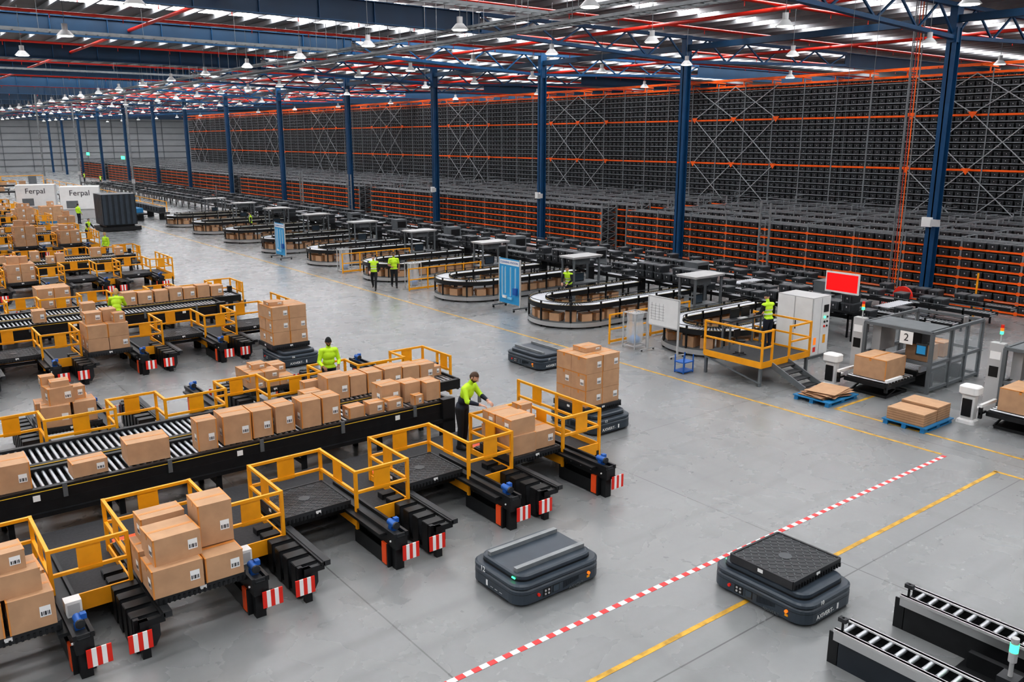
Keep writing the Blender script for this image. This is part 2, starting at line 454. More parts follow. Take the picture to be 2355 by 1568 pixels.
# ------------------------------------------------------------------ sortation lines
P=2.54;ZD=.5;ZR=1.42
def railseg(b,p,q,plate=True,fascia=True):
    t=.055
    p=Vector((p[0],p[1],0));q=Vector((q[0],q[1],0));d=(q-p);L=d.length;d.normalize()
    up=Vector((0,0,1))
    for z in(ZR,(ZR+ZD)/2+.06): b.beam(p+up*z,q+up*z,t-.003,t-.003,YEL)
    for r in(p,q):
        key=(round(r.x,2),round(r.y,2))
        if key not in b.posts:
            b.posts.add(key);b.beam(r+up*.3,r+up*(ZR+.03),t+.004,t+.004,YEL)
    if fascia: b.beam(p+up*(ZD-.02),q+up*(ZD-.02),.03,.28,YEL)
    if plate:
        c=(p+q)/2;b.beam(c-d*.17+up*(ZR-.23),c+d*.17+up*(ZR-.23),.02,.44,YEL)
def side(sgn,i0,i1):
    b=MB()
    if sgn<0: ye,yb,yf=-1.75,-3.15,-4.65
    else: ye,yb,yf=1.55,2.15,2.95
    a=lambda i:1.6+P*i
    c=lambda i:2.7+P*i
    for i in range(i0,i1+1):
        A,C=a(i),c(i)
        railseg(b,(A,yb),(A,yf),sgn<0,True);railseg(b,(A,yf),(C,yf));railseg(b,(C,yf),(C,yb),sgn<0)
        if i<i1: railseg(b,(C,yb),(a(i+1),yb))
        b.box(A,min(yf,yb),ZD-.06,C,max(yf,yb),ZD,DECK)
        for x in(A+.05,C-.05):
            b.box(x-.03,yf-.03,0,x+.03,yf+.03,ZD-.06,BLACK);b.box(x-.03,yb-.03,0,x+.03,yb+.03,ZD-.06,BLACK)
        if sgn<0 and i<i1: b.box(C+.1,yb+.05,ZD+.02,a(i+1)-.1,yb+.2,ZD+.1,ORGT)
    C=c(i1)
    railseg(b,(C,yb),(C,ye*.95));
    b.box(a(i0),min(ye,yb),ZD-.061,C,max(ye,yb),ZD-.001,DECK)
    return b.mesh('operator_gangway')
GN=side(-1,-4,4);GF=side(1,-4,4)
def dock_mesh(sgn):
    b=MB()
    if sgn<0: tip,root=-6.05,-3.2
    else: tip,root=5.55,2.2
    s=-1 if sgn<0 else 1
    def bx(x0,ya,z0,x1,yb_,z1,m): b.box(x0,min(ya,yb_),z0,x1,max(ya,yb_),z1,m)
    xr=4.27
    bx(xr-.12,tip,.42,xr+.12,root,.64,BLACK);bx(xr-.14,tip,.64,xr-.09,root,.72,BLACK);bx(xr+.09,tip,.64,xr+.14,root,.72,BLACK);bx(xr-.08,tip,.645,xr+.08,root,.66,DARK)
    for k in range(9):
        yy=tip+(root-tip)*(k+.5)/9;bx(xr-.145,yy-.012,.52,xr-.12,yy+.012,.545,PAPER)
    for yy in (tip-s*.14,tip-s*1.5,root+s*.1):
        bx(xr-.08,yy-.07,0,xr+.08,yy+.07,.42,BLACK)
    bx(xr-.16,tip-s*.44,.04,xr-.125,tip-s*.285,.44,ORGT);bx(xr+.115,tip-s*.44,.04,xr+.155,tip-s*.285,.44,ORGT)
    bx(xr-.15,tip-s*.28,.0,xr+.15,tip-s*.24,.44,BLACK);bx(xr+.10,tip-s*.28,.02,xr+.14,tip-s*1.5,.43,BLACK);bx(xr-.14,tip-s*.44,.02,xr-.12,tip-s*1.5,.3,BLACK)
    ym=tip-s*.30
    b.cyl((xr,ym-.11,.79),(xr,ym+.11,.79),.06,BLUEM,12);b.cyl((xr,ym-.15,.79),(xr,ym-.11,.79),.066,DARK,12);b.box(xr-.06,ym-.05,.66,xr+.06,ym+.05,.75,BLUEM);b.box(xr+.03,ym-.04,.80,xr+.11,ym+.05,.88,BLUEM)
    bx(xr-.1,tip-s*.02,.42,xr+.1,tip-s*.0-s*.05,.7,DARK)
    def plate(xc,y):
        yy=y+s*.03
        bx(xc-.03,y-s*.06,.35,xc+.03,yy,.45,BLACK)
        for k in range(5): bx(xc-.165+.066*k,yy,.2,xc-.165+.066*(k+1),yy+s*.02,.48,RED if k%2==0 else PAPER)
    plate(xr+.16,tip);
    xl=2.82
    bx(xl-.06,tip,.58,xl+.0,root,.64,BLACK);bx(xl-.02,tip,.56,xl+.10,root,.652,DARK);bx(xr-.27,tip-s*.3,.60,xr-.12,root,.652,BLACK)
    for k in range(6):
        yy=tip-s*(.30+.33*k)
        prof=[(xl-.04,.60),(xl-.40,.60),(xl-.42,.55),(xl-.40,.30),(xl-.34,.05),(xl-.12,.05),(xl-.04,.2)]
        n=len(prof)
        for dy in(-.09,.07):
            vs=[(px,yy+dy,pz) for px,pz in prof]+[(px,yy+dy+.02,pz) for px,pz in prof]
            b.add(vs,[tuple(range(n-1,-1,-1)),tuple(range(n,2*n))]+[(q,(q+1)%n,n+(q+1)%n,n+q) for q in range(n)],DARK)
        b.box(xl-.43,yy-.095,.05,xl-.41,yy+.095,.6,BLACK);b.box(xl-.42,yy-.1,.585,xl-.04,yy+.1,.608,BLACK)
    bx(xl-.40,tip-s*.2,.02,xl-.30,tip-s*2.2,.08,BLACK)
    bx(xl-.36,tip-s*.02,0,xl-.24,tip-s*.12,.6,BLACK);bx(xl-.36,tip-s*.02,.50,xl,tip-s*.10,.6,BLACK);bx(xl-.42,tip-s*.12,.3,xl-.34,tip-s*.25,.6,BLACK)
    plate(xl-.38,tip)
    for yy in (root+s*.25,root+s*.9): bx(xl,yy-.06,.46,xr,yy+.06,.53,BLACK)
    return b.mesh('pallet_transfer_dock')
DN=dock_mesh(-1);DF=dock_mesh(1)
def conveyor_mesh():
    b=MB();x0,x1n,x1f=-9.,11.1,12.3;zt=1.1
    for ya,yb,xe in ((-1.15,-.02,x1n),(.22,1.45,x1f)):
        for y in(ya,yb):
            b.box(x0,y-.06,zt-.2,xe,y+.06,zt+.05,BLACK)
        b.box(x0,ya+.06,zt-.2,xe,yb-.06,zt-.17,SHADOW)  # shade below the rollers put in as a near-black sheet
        x=x0+.08
        while x<xe: b.cyl((x,ya+.06,zt-.03),(x,yb-.06,zt-.03),.034,ROLL,7);x+=.13
        b.box(xe-.05,ya,zt-.25,xe,yb,zt+.06,BLACK)
    b.box(x0,-.02,zt-.14,x1n,.22,zt-.02,BLACK)
    b.box(x0,-1.22,zt-.012,x1n,-1.21,zt,YTHIN);b.box(x0,-1.215,zt-.42,x1n,-1.205,zt-.2,BLACK)
    b.box(x0,.1,zt+.05,x1n,.115,zt+.06,YTHIN)
    for k in range(11):
        x=x0+1+k*1.9
        for y in(-1.15,.1,1.45): b.box(x-.05,y-.05,0,x+.05,y+.05,zt-.2,BLACK)
        b.box(x-.03,-1.15,.35,x+.03,1.45,.42,BLACK);b.box(x-.03,-1.15,zt-.3,x+.03,1.45,zt-.22,BLACK)
        if k%2: b.box(x+.4,-1.235,zt-.17,x+.52,-1.22,zt-.06,PAPER)
        b.box(x+.9,-1.25,zt-.19,x+.98,-1.21,zt+.08,GREY)
    b.box(x1n-.3,-1.3,0,x1n+.05,-1.1,1.2,BLACK);b.box(x1f-.1,1.3,0,x1f+.05,1.5,1.35,BLACK)
    b.box(x0,-1.3,.62,x1n,-1.22,.7,BLACK)
    return b.mesh('roller_conveyor')
CV=conveyor_mesh()
YC=[18.0+16.05*k for k in range(6)]
for k,yc in enumerate(YC):
    put('roller_conveyor',CV,(0,yc,0))
    put('operator_gangway',GN,(0,yc,0));put('operator_gangway',GF,(0,yc,0))
    for i in range(-3 if k<2 else 0,4):
        put('pallet_transfer_dock',DN,(P*i,yc,0))
        put('pallet_transfer_dock',DF,(P*i,yc,0))
b=MB();b.box(-.11,-.10,0,.11,.10,.24,WHITE);b.box(-.08,-.105,.03,.08,-.10,.2,LGREY)
b2m=b.mesh('motor_control_box')
for i in (-1,0): put('motor_control_box',b2m,(4.29+P*i,12.72,.66))
def pal(x,y,z): return put('plastic_pallet',PAL,(x,y,z))
ZP=.66
pal(.88,13.0,ZP);pal(3.46,12.8,ZP);pal(6.02,14.2,ZP);pal(8.57,14.2,ZP);pal(11.06,14.0,ZP)
ZB=ZP+.142
b=MB()
for a in ((3.10,12.42,0,.74,.60,.44),(3.80,12.48,0,.58,.68,.40),(3.08,13.08,0,.70,.62,.50),(3.78,13.17,0,.56,.55,.42),
          (3.16,12.58,.44,.70,.62,.42),(3.84,12.80,.42,.52,.58,.68),(3.18,13.23,.50,.66,.42,.40)):
    cbox(b,a[0],a[1],ZB+a[2],a[3],a[4],a[5],random.uniform(-.03,.03))
b.obj('stack_of_cardboard_boxes')
b=MB()
for a in ((.56,12.65,0,.6,.6,.5),(1.2,12.65,0,.58,.62,.5),(.6,13.3,0,.6,.55,.5),(1.2,13.3,0,.55,.5,.5),(1.1,12.7,.5,.55,.5,.34),(1.0,12.75,.84,.45,.4,.28),(.5,13.05,.5,.5,.6,.5)):
    cbox(b,a[0],a[1],ZB+a[2],a[3],a[4],a[5],random.uniform(-.06,.06))
b.obj('stack_of_cardboard_boxes')
b=MB()
for a in ((10.76,13.76,0,.62,.62,.44),(11.38,13.86,0,.56,.72,.40),(10.76,14.35,0,.62,.5,.44),(11.36,14.4,0,.5,.34,.38),(10.76,13.78,.44,.66,.55,.36),(10.76,14.33,.44,.62,.46,.34),(11.42,14.38,.38,.32,.32,.42)):
    cbox(b,a[0],a[1],ZB+a[2],a[3],a[4],a[5],random.uniform(-.03,.03))
b.obj('stack_of_cardboard_boxes')
NB=[(1.5,17.35,.9,.7,.52),(2.95,17.25,.62,.42,.28),(4.05,17.35,.80,.58,.44),(5.2,17.22,.4,.42,.64),(5.85,17.35,.6,.6,.62),(6.42,17.38,.44,.6,.6),(6.92,17.4,.44,.6,.60),
    (7.52,17.3,.46,.52,.62),(8.03,17.35,.44,.52,.60),(8.6,17.12,.4,.34,.28),(9.12,17.12,.38,.34,.28),(9.62,17.10,.38,.32,.26),(9.72,17.58,.52,.48,.52),(10.3,17.52,.44,.45,.48),
    (8.25,18.72,.45,.4,.32),(8.95,18.85,.58,.6,.58),(9.5,18.85,.44,.55,.52),(9.98,18.85,.42,.55,.52),(10.5,18.85,.52,.55,.54),(11.05,18.85,.48,.55,.5),(11.58,18.9,.44,.5,.46),(8.5,19.3,.4,.24,.4)]
ZC=1.118
for a in NB: one('cardboard_box',a[0],a[1],ZC,a[2],a[3],a[4],random.uniform(-.04,.04))
one('cardboard_box',10.25,17.02,ZC,.24,.22,.26);one('cardboard_box',10.78,17.35,ZC,.4,.5,.46)
one('cardboard_box',12.05,19.05,ZC,.26,.28,.26)
def fb(i): return 3.46+P*i
pal(fb(0),22.15,ZP);pal(fb(2),22.25,ZP)
b=MB()
for a in ((3.2,21.85,0,.62,.55,.5),(3.8,21.9,0,.5,.55,.5),(3.15,22.45,0,.6,.5,.45),(3.75,22.4,0,.5,.45,.45),(3.3,21.95,.5,.55,.5,.4),(3.25,22.45,.45,.4,.4,.4),(3.7,22.1,.5,.35,.35,.3),(3.35,21.95,.9,.4,.35,.14),(3.15,22.3,.9,.3,.3,.2)):
    cbox(b,a[0],a[1],ZB+a[2],a[3],a[4],a[5],random.uniform(-.15,.15))
b.obj('stack_of_cardboard_boxes')
b=MB()
for l in range(2):
    for i in range(3):
        for j in range(2):
            if l==1 and (i+j)%3==2: continue
            cbox(b,8.5-.42+.42*i,22.25-.28+.55*j,ZB+l*.22,.40,.52,.215,random.uniform(-.04,.04))
cbox(b,8.3,22.3,ZB+.44,.4,.4,.14)
b.obj('stack_of_cardboard_boxes')
# second line
Y2=16.05
pal(fb(1),13.4+Y2,ZP);pal(fb(2),14.2+Y2,ZP);pal(fb(3),14.2+Y2,ZP);pal(fb(-1),14.2+Y2,ZP);pal(fb(0),14.2+Y2,ZP)
b=MB();stackgrid(b,fb(1),13.4+Y2,ZB,1.25,1.1,2,.42,2,2,((-.3,.1,.5,.5,.34),(.2,.2,.42,.5,.38),(.4,-.25,.35,.35,.3)));b.obj('stack_of_cardboard_boxes')
for a in ((8.1,.9,.5,.5),(8.7,.9,.55,.45),(9.3,.9,.5,.45),(9.85,.9,.5,.5),(10.4,.9,.48,.45),(10.95,.9,.5,.5),(11.5,.9,.5,.42),(6.35,-.55,.45,.5),(4.75,-.55,.4,.42),(2.6,.8,.5,.5),(1.6,-.6,.6,.4)):
    one('cardboard_box',a[0],34.05+a[1],ZC,a[2],.5,a[3],random.uniform(-.05,.05))
pal(fb(1),38.3,ZP);b=MB();stackgrid(b,fb(1),38.3,ZB,1.2,1.1,2,.4);b.obj('stack_of_cardboard_boxes')
for k in (2,3,4,5):
    yc=YC[k]
    for i in range(0,4):
        r=random.random()
        yy=yc-3.85+ (0 if r>.4 else -.5)
        pal(fb(i),yy,ZP)
        if (k==2 and i==1) or (k>2 and r<.6):
            b=MB();stackgrid(b,fb(i),yy,ZB,1.2,1.1,2 if k==2 else random.choice((1,2,3)),.42,2,2,((-.25,0,.5,.5,.35),(.2,.2,.42,.4,.3)));b.obj('stack_of_cardboard_boxes')
    x=4.
    while x<11.6:
        w=random.uniform(.35,.6)
        if random.random()<.7: one('cardboard_box',x,yc+(.85 if random.random()<.6 else -.55),ZC,w,.5,random.uniform(.3,.5))
        x+=w+.08
for (x,y,w,d,l) in ((8.5,106,3,2,4),(12,109,2,2,4),(14.5,81,1.2,1.2,2),(16.5,102,2,1.5,3),(14.5,87.5,1.8,1.4,3)):
    b=MB();stackgrid(b,x,y,.15,w,d,l,.45,4 if w>1.8 else 2,3,((0,0,.5,.5,.4),));b.box(x-w/2,y-d/2,0,x+w/2,y+d/2,.145,PLASTB);b.obj('stack_of_cardboard_boxes')

# ------------------------------------------------------------------ mobile robots
def amr_mesh(bars):
    b=MB();W,D=1.86,1.38
    b.loft(0,0,W,D,.26,[(.03,.03),(.06,.0),(.28,.0),(.30,.02)],SLATE,6)
    b.loft(0,0,W-.05,D-.05,.24,[(.295,.0),(.315,.0)],BLACK,6)
    b.loft(0,0,W,D,.26,[(.315,.01),(.33,.0),(.375,.0),(.40,.03)],SLATE,6)
    b.loft(0,0,W-.24,D-.22,.2,[(.395,.0),(.43,.0)],BLACK,6)
    b.loft(0,0,W-.26,D-.22,.2,[(.43,.0),(.485,.0),(.505,.03)],SLATE,6)
    for x in(-.6,.6):
        for y in(-.45,.45): b.cyl((x,y-.03,.05),(x,y+.03,.05),.05,BLACK,10)
    if bars:
        for y in(-.36,.36):b.box(-.74,y-.045,.505,.74,y+.045,.575,GALV)
    else:
        b.box(-.6,-.5,.50,.6,.5,.52,BLACK)
    for sg in (-1,1):
        Y=sg*D/2
        def q(x0,z0,x1,z1,m,t=.006): b.box(x0,min(Y,Y+sg*t),z0,x1,max(Y,Y+sg*t),z1,m)
        q(-.42,.09,-.25,.23,BLACK);q(-.20,.11,-.08,.22,SCRN,.008);q(-.215,.1,-.065,.235,BLACK,.004)
        for i in range(2):
            for j in range(2): b.cyl((-.37+.07*i,Y,.13+.06*j),(-.37+.07*i,Y+sg*.015,.13+.06*j),.019,LGREY,8)
        b.cyl((-.52,Y,.17),(-.52,Y+sg*.03,.17),.028,RED,10);b.cyl((.58,Y,.2),(.58,Y+sg*.03,.2),.028,AMBER,10);q(.55,.11,.61,.15,YEL)
        for k in range(16): q(.02+.022*k,.10+.004*k,.03+.022*k,.22,SLATE2)
    for sx in(-1,1):
        X=sx*W/2
        b.box(min(X,X+sx*.006),-.42,.05,max(X,X+sx*.006),.42,.065,BLACK)
        b.box(min(X,X+sx*.006),.15,.1,max(X,X+sx*.006),.19,.2,PAPER)
        for y in(-.25,-.12,0): b.box(min(X,X+sx*.006),y,.12,max(X,X+sx*.006),y+.07,.127,LGREY)
    b.loft(0,0,W+.004,D+.004,.26,[(.225,.0),(.23,.0)],BLACK,6)
    b.box(-.82,-.44,.43,-.80,-.36,.45,GREENL)
    return b.mesh('mobile_robot')
AM=amr_mesh(True);AMP=amr_mesh(False)
def amr(x,y,rot,num,bars=True):
    o=put('mobile_robot',AM if bars else AMP,(x,y,0),rot)
    W=1.86
    text('number',num,.13,(-W/2-.006,.28,.355),FACE_NX,PAPER,o,.003);text('number',num,.10,(W/2+.004,-.28,.355),FACE_PX,PAPER,o,.003)
    text('maker_name','AXIVERT',.11,(W/2+.008,-.2,.14),FACE_PX,PAPER,o,.003);text('maker_name','AXIVERT',.08,(.30,-.697,.065),FACE_NY,GREY,o,.003)
    return o
amr(8.52,10.32,0,'12')
amr(11.42,7.4,rad(-90),'10',False);pal(11.5,7.42,.521)
amr(17.75,21.5,rad(-90),'11')
amr(14.85,15.8,rad(-90),'13',False);pal(14.85,15.9,.521)
b=MB();stackgrid(b,14.85,15.9,.665,1.2,1.16,3,.44,2,2,((.05,.1,.55,.5,.12),));b.obj('stack_of_cardboard_boxes')
amr(11.25,26.95,rad(-90),'06',False);pal(11.2,27.3,.521)
b=MB();stackgrid(b,11.2,27.3,.665,1.24,1.16,3,.43,2,2,((-.3,.0,.5,.5,.12),));b.obj('stack_of_cardboard_boxes')

# ------------------------------------------------------------------ floor roller dock, right front
def rdock(X,full,y1):
    b=MB();y0=-3.
    b.box(-.02,y0,.0,.32,y1-.05,.42,SLATE2 if full else BLACK);b.box(-.08,y0,.42,-.04,y1,.60,CHROME);b.box(.30,y0,.42,.34,y1,.60,BLACK);b.box(-.1,y0,.56,-.02,y1,.60,LGREY)
    b.box(.27,y0,.58,.36,y1,.60,LGREY)
    y=y0+.1
    while y<y1-.05: b.cyl((-.04,y,.555),(.3,y,.555),.035,ROLL,8);b.cyl((-.02,y,.555),(.0,y,.555),.045,DARK,8);y+=.19
    b.box(-.04,y0,.44,.3,y1,.46,BLACK)
    b.box(-.02,y1-.06,.0,.0,y1+.1,.5,BLACK);b.cyl((-.03,y1-.1,.6),(-.03,y1-.1,.8),.02,BLACK,6);b.box(-.07,y1-.16,.74,.01,y1-.04,.8,DARK)
    return b.obj('floor_roller_track',(X,0,0))
rdock(12.0,False,5.65);rdock(10.35,True,5.75)
b=MB();b.box(10.75,-3,.0,11.95,4.6,.06,BLACK);b.box(10.9,0,.06,11.0,4.5,.3,BLACK);b.box(11.7,0,.06,11.8,4.5,.3,BLACK);b.obj('track_base_plate')
b=MB();b.box(-.12,-.12,0.06,.12,.12,.5,DARK);b.cyl((0,0,.5),(0,0,.72),.03,LGREY,8);b.cyl((0,0,.72),(0,0,.86),.055,LGREY,12);b.cyl((0,0,.86),(0,0,.98),.055,GREENL,12);b.cyl((0,0,.98),(0,0,1.06),.05,LGREY,12);b.obj('stack_light',(11.25,3.78,0))

# ------------------------------------------------------------------ picking loops
def loop_mesh(L):
    b=MB();R=1.42;zt=.92
    path=[]
    x=L
    while x>R: path.append((x,-R,0));x-=.12
    n=38
    for k in range(n+1):
        a=-math.pi/2-math.pi*k/n;path.append((R+R*math.cos(a),R*math.sin(a),0))
    x=R+.12
    while x<L: path.append((x,R,0));x+=.12
    N=len(path)
    def off(i,d):
        p=Vector(path[i]);q=Vector(path[min(i+1,N-1)]);r=Vector(path[max(i-1,0)]);t=(q-r).normalized();nrm=Vector((t.y,-t.x,0))
        return p+nrm*d
    def strip(d0,d1,z0,z1,mt):
        vs=[];fs=[]
        for i in range(N):
            a,c=off(i,d0),off(i,d1)
            vs+= [(a.x,a.y,z0),(c.x,c.y,z0),(c.x,c.y,z1),(a.x,a.y,z1)]
        for i in range(N-1):
            o=4*i;fs+=[(o,o+4,o+5,o+1),(o+1,o+5,o+6,o+2),(o+2,o+6,o+7,o+3),(o+3,o+7,o+4,o)]
        b.add(vs,fs,mt)
    for d in(-.36,.36):
        strip(d-.03,d+.03,zt-.14,zt+.05,BLACK)
        strip(d-.012,d+.012,zt+.14,zt+.16,BLACK)
        strip(d-.004,d+.004,zt+.05,zt+.053,YTHIN)
    strip(-.33,.33,zt-.06,zt-.04,GREY)
    for i in range(0,N):
        a,c=off(i,-.33),off(i,.33);b.cyl((a.x,a.y,zt-.01),(c.x,c.y,zt-.01),.036,ROLL,6)
    for i in range(0,N,9):
        for d in(-.36,.36):
            a=off(i,d);b.box(a.x-.03,a.y-.03,0,a.x+.03,a.y+.03,zt+.15,BLACK)
    strip(-.36,.36,.24,.28,GREY)
    strip(-.40,-.38,.08,.25,CHROME);strip(.38,.40,.08,.25,CHROME)
    for i in range(4,N-4,5):
        if random.random()<.85:
            a=off(i,0);q=Vector(path[i+1])-Vector(path[i]);cbox(b,a.x,a.y,.282,.44,.46,random.uniform(.28,.42),math.atan2(q.y,q.x),False)
    return b.mesh('picking_loop_conveyor')
LM=loop_mesh(6.8);LM0=loop_mesh(5.8)
LC=[18.8+7.25*k for k in range(9)]
for k,y in enumerate(LC): put('picking_loop_conveyor',LM0 if k==0 else LM,(22.9,19.45,0) if k==0 else (21.9,y,0))
b=MB()
for x in(-.8,.8):
    for y in(-.4,.4): b.box(x-.04,y-.04,0,x+.04,y+.04,1.95,GREY)
b.box(-.9,-.5,1.97,.9,.5,2.03,LGREY);b.box(-.93,-.53,2.03,.93,.53,2.06,LGREY);b.box(-.35,-.25,1.65,.35,.25,1.97,GREY);b.cyl((0,0,1.5),(0,0,1.66),.1,DARK,12)
b.box(-.9,-.4,.75,.9,.4,.8,GREY);b.box(-.3,.1,.8,.3,.16,1.2,BLACK);b.box(-.28,.09,.84,.28,.1,1.17,SCRN);b.box(-.9,-.42,1.2,-.86,.42,1.25,GREY);b.box(-.8,-.4,.35,.8,.4,.4,GREY)
gm=b.mesh('scanning_gantry')
for k,y in enumerate(LC): put('scanning_gantry',gm,(27.1,y+3.6,0))
b=MB()
for z in(.55,1.1): b.beam((0,0,z),(4.4,0,z),.05,.05,YEL)
for x in(0,1.1,2.2,3.3,4.4): b.beam((x,0,0),(x,0,1.13),.055,.055,YEL)
b.box(0,-.02,.05,4.4,.02,.14,YEL)
gr=b.mesh('guard_rail')
for k in (0,2,3): put('guard_rail',gr,(21.6,LC[k]+(3.2 if k==0 else 3.0),0))
b=MB()
for X in(29.9,31.4,34.4,36.2):
    for d in(-.35,.35): b.box(X+d-.03,14,.72,X+d+.03,150,.86,BLACK);b.box(X+d-.01,14,.93,X+d+.01,150,.95,GALV)
    b.box(X-.32,14,.74,X+.32,150,.76,GREY)
    y=14.1
    while y<90: b.cyl((X-.32,y,.80),(X+.32,y,.80),.03,ROLL,6);y+=.14
    y=15
    while y<150:
        for d in(-.35,.35): b.box(X+d-.03,y-.03,0,X+d+.03,y+.03,.95,BLACK)
        y+=2.2
b.obj('tote_transfer_conveyor')
for X in (29.9,31.4,34.4,36.2):
    b=MB();y=15.5
    while y<140:
        if random.random()<.5: tote(b,X,y,.83,.42,.56,.32)
        y+=.55
    b.obj('black_totes_on_conveyor')
b=MB()
for k,y in enumerate(LC):
    b.box(31.85,y-1.9,.78,33.95,y-1.2,.86,BLACK)
    for q in range(13): b.cyl((31.95+.16*q,y-1.85,.88),(31.95+.16*q,y-1.25,.88),.03,ROLL,6)
    for x in(32.2,33.6): b.box(x-.04,y-1.9,0,x+.04,y-1.2,.78,BLACK)
    b.box(32.4,y+1,0,33.3,y+1.8,1.5,GREY);b.box(32.5,y+.97,.9,33.2,y+1.0,1.35,BLACK)
b.obj('cross_transfer_conveyor')
b=MB()
for k,y in enumerate(LC):
    for j in range(7):
        for l in range(random.choice((1,2,2))): tote(b,29.12,y-1.9+.55*j,1.16+.32*l,.46,.56,.31)
    b.box(28.82,y-2.2,1.08,29.42,y+1.7,1.155,BLACK)
    for q in(-2.1,1.6): b.box(29.0,y+q-.04,0,29.4,y+q+.04,1.08,BLACK)
b.obj('tote_buffer_shelf')

# ------------------------------------------------------------------ cleaning stations
def cleaning(x,y):
    b=MB();W=1.5
    b.box(-.02,-W/2,.25,.02,W/2,2.25,CYAN)
    for yy in(-W/2,W/2): b.box(-.03,yy-.03,.12,.03,yy+.03,2.28,LGREY);b.box(-.4,yy-.03,.10,.4,yy+.03,.16,GREY);b.cyl((-.35,yy-.02,.05),(-.35,yy+.02,.05),.05,BLACK,10);b.cyl((.35,yy-.02,.05),(.35,yy+.02,.05),.05,BLACK,10)
    b.box(-.024,-W/2+.06,1.98,-.021,W/2-.06,2.2,PAPER)
    for yy,l in((.5,1.35),(.28,1.2),(-.1,1.3),(-.45,1.1)):
        b.box(-.026,yy-.05,1.9-l,-.021,yy+.05,1.9,CYAN2);b.cyl((-.05,yy,1.88-l),(-.05,yy,1.85),.014,WHITE,6)
    b.box(-.1,.16,.48,-.03,.42,.6,WHITE);b.box(-.1,-.25,.45,-.03,.08,.55,CYAN2);b.box(-.12,-.6,.7,-.03,-.35,1.0,BLUEM)
    o=b.obj('cleaning_station_board',(x,y,0))
    text('heading','CLEANING STATION',.135,(-.03,0,2.09),FACE_NX,BLUEM,o)
    return o
cleaning(22.75,29.55);cleaning(21.3,51.5)
b=MB();b.box(-.02,-.68,1.0,.02,.68,2.0,WHITE)
for y in(-.7,.7): b.box(-.03,y-.025,.1,.03,y+.025,2.03,LGREY);b.box(-.35,y-.02,.06,.35,y+.02,.1,LGREY);b.cyl((-.3,y-.015,.03),(-.3,y+.015,.03),.03,BLACK,8);b.cyl((.3,y-.015,.03),(.3,y+.015,.03),.03,BLACK,8)
for z in(.98,2.0): b.box(-.03,-.7,z,.03,.7,z+.04,LGREY)
for k in range(6): b.box(-.024,-.05,1.2+.1*k,-.021,.6,1.205+.1*k,INK)
for k in range(4): b.box(-.024,.0+.18*k,1.2,-.021,.005+.18*k,1.8,INK)
b.obj('whiteboard_on_wheels',(22.0,19.75,0))
def bag(x,y):
    b=MB()
    for dx in(-.3,.3):
        for dy in(-.3,.3): b.box(dx-.02,dy-.02,0,dx+.02,dy+.02,1.3,LGREY)
    for z in (.1,1.3):
        for d in(-.3,.3): b.beam((-.3,d,z),(.3,d,z),.03,.03,LGREY);b.beam((d,-.3,z),(d,.3,z),.03,.03,LGREY)
    b.loft(0,0,.54,.54,.15,[(.12,.12),(.2,.03),(.7,.0),(1.0,.03),(1.28,.0)],BAGM,4)
    b.ell((0,0,.3),(.22,.22,.16),BAGB)
    b.obj('waste_bag_stand',(x,y,0))
bag(22.0,21.1);bag(22.2,36.9);bag(22.0,44.1)
# operator platform, right
b=MB();x0,x1,y0,y1,zd=21.3,23.8,15.1,17.3,.72
b.box(x0,y0,zd-.1,x1,y1,zd,DECK);b.box(x0-.02,y0-.02,zd-.14,x1+.02,y0-.002,zd+.06,YEL);b.box(x0-.02,y0,zd-.14,x0-.002,y1,zd+.06,YEL);b.box(x1+.002,y0,zd-.14,x1+.02,y1,zd+.06,YEL)
for x in(x0+.05,x1-.05):
    for y in(y0+.05,y1-.05): b.box(x-.04,y-.04,0,x+.04,y+.04,zd-.1,GREY)
b.beam((x0,y0,.1),(x0,y1,zd-.15),.04,.04,GREY)
def rr(p,q):
    p=Vector((p[0],p[1],0));q=Vector((q[0],q[1],0));u=Vector((0,0,1));n=max(1,int((q-p).length/1.3))
    for z in(zd+.5,zd+1.0): b.beam(p+u*z,q+u*z,.052,.052,YEL)
    for k in range(n+1):
        r=p+(q-p)*k/n;key=(round(r.x,2),round(r.y,2))
        if key not in b.posts: b.posts.add(key);b.beam(r+u*(zd-.1),r+u*(zd+1.03),.058,.058,YEL)
rr((x0,y1),(x0,y0));rr((x1,y0),(x1,y1));rr((x1,y0),(x1-1.1,y0));rr((x0,y0),(x0+.5,y0))
for k in range(4):
    z=zd-.145*(k+1);yy=y0-.28*(k+1);b.box(x0+.55,yy,z-.03,x1-1.15,yy+.28,z,DECK)
for x in(x0+.53,x1-1.13): b.beam((x,y0,zd-.1),(x,y0-1.2,.1),.04,.18,GREY)
b.obj('operator_platform')
b=MB();b.cyl((0,0,.42),(0,0,.47),.17,BLACK,14);b.cyl((0,0,.05),(0,0,.42),.025,LGREY,8)
for k in range(5):
    a=k*1.2566;b.beam((0,0,.06),(.22*math.cos(a),.22*math.sin(a),.03),.03,.03,BLACK)
b.box(-.15,.12,.55,.15,.16,.8,BLACK);b.box(-.02,.14,.45,.02,.17,.6,BLACK);b.obj('operator_stool',(21.8,16.3,zd))
b=MB();b.box(-.25,-.2,.04,.25,.2,.08,BLUEM);b.box(-.25,-.2,.35,.25,.2,.38,BLUEM)
for x in(-.23,.23):
    for y in(-.18,.18): b.box(x-.015,y-.015,0.0,x+.015,y+.015,.6,BLUEM)
b.obj('blue_trolley',(20.8,17.7,0))
b=MB();b.box(-.85,-.2,.9,.85,.2,.95,DARK)
for x in(-.8,.8):
    for y in(-.15,.15): b.box(x-.025,y-.025,0,x+.025,y+.025,.9,GREY)
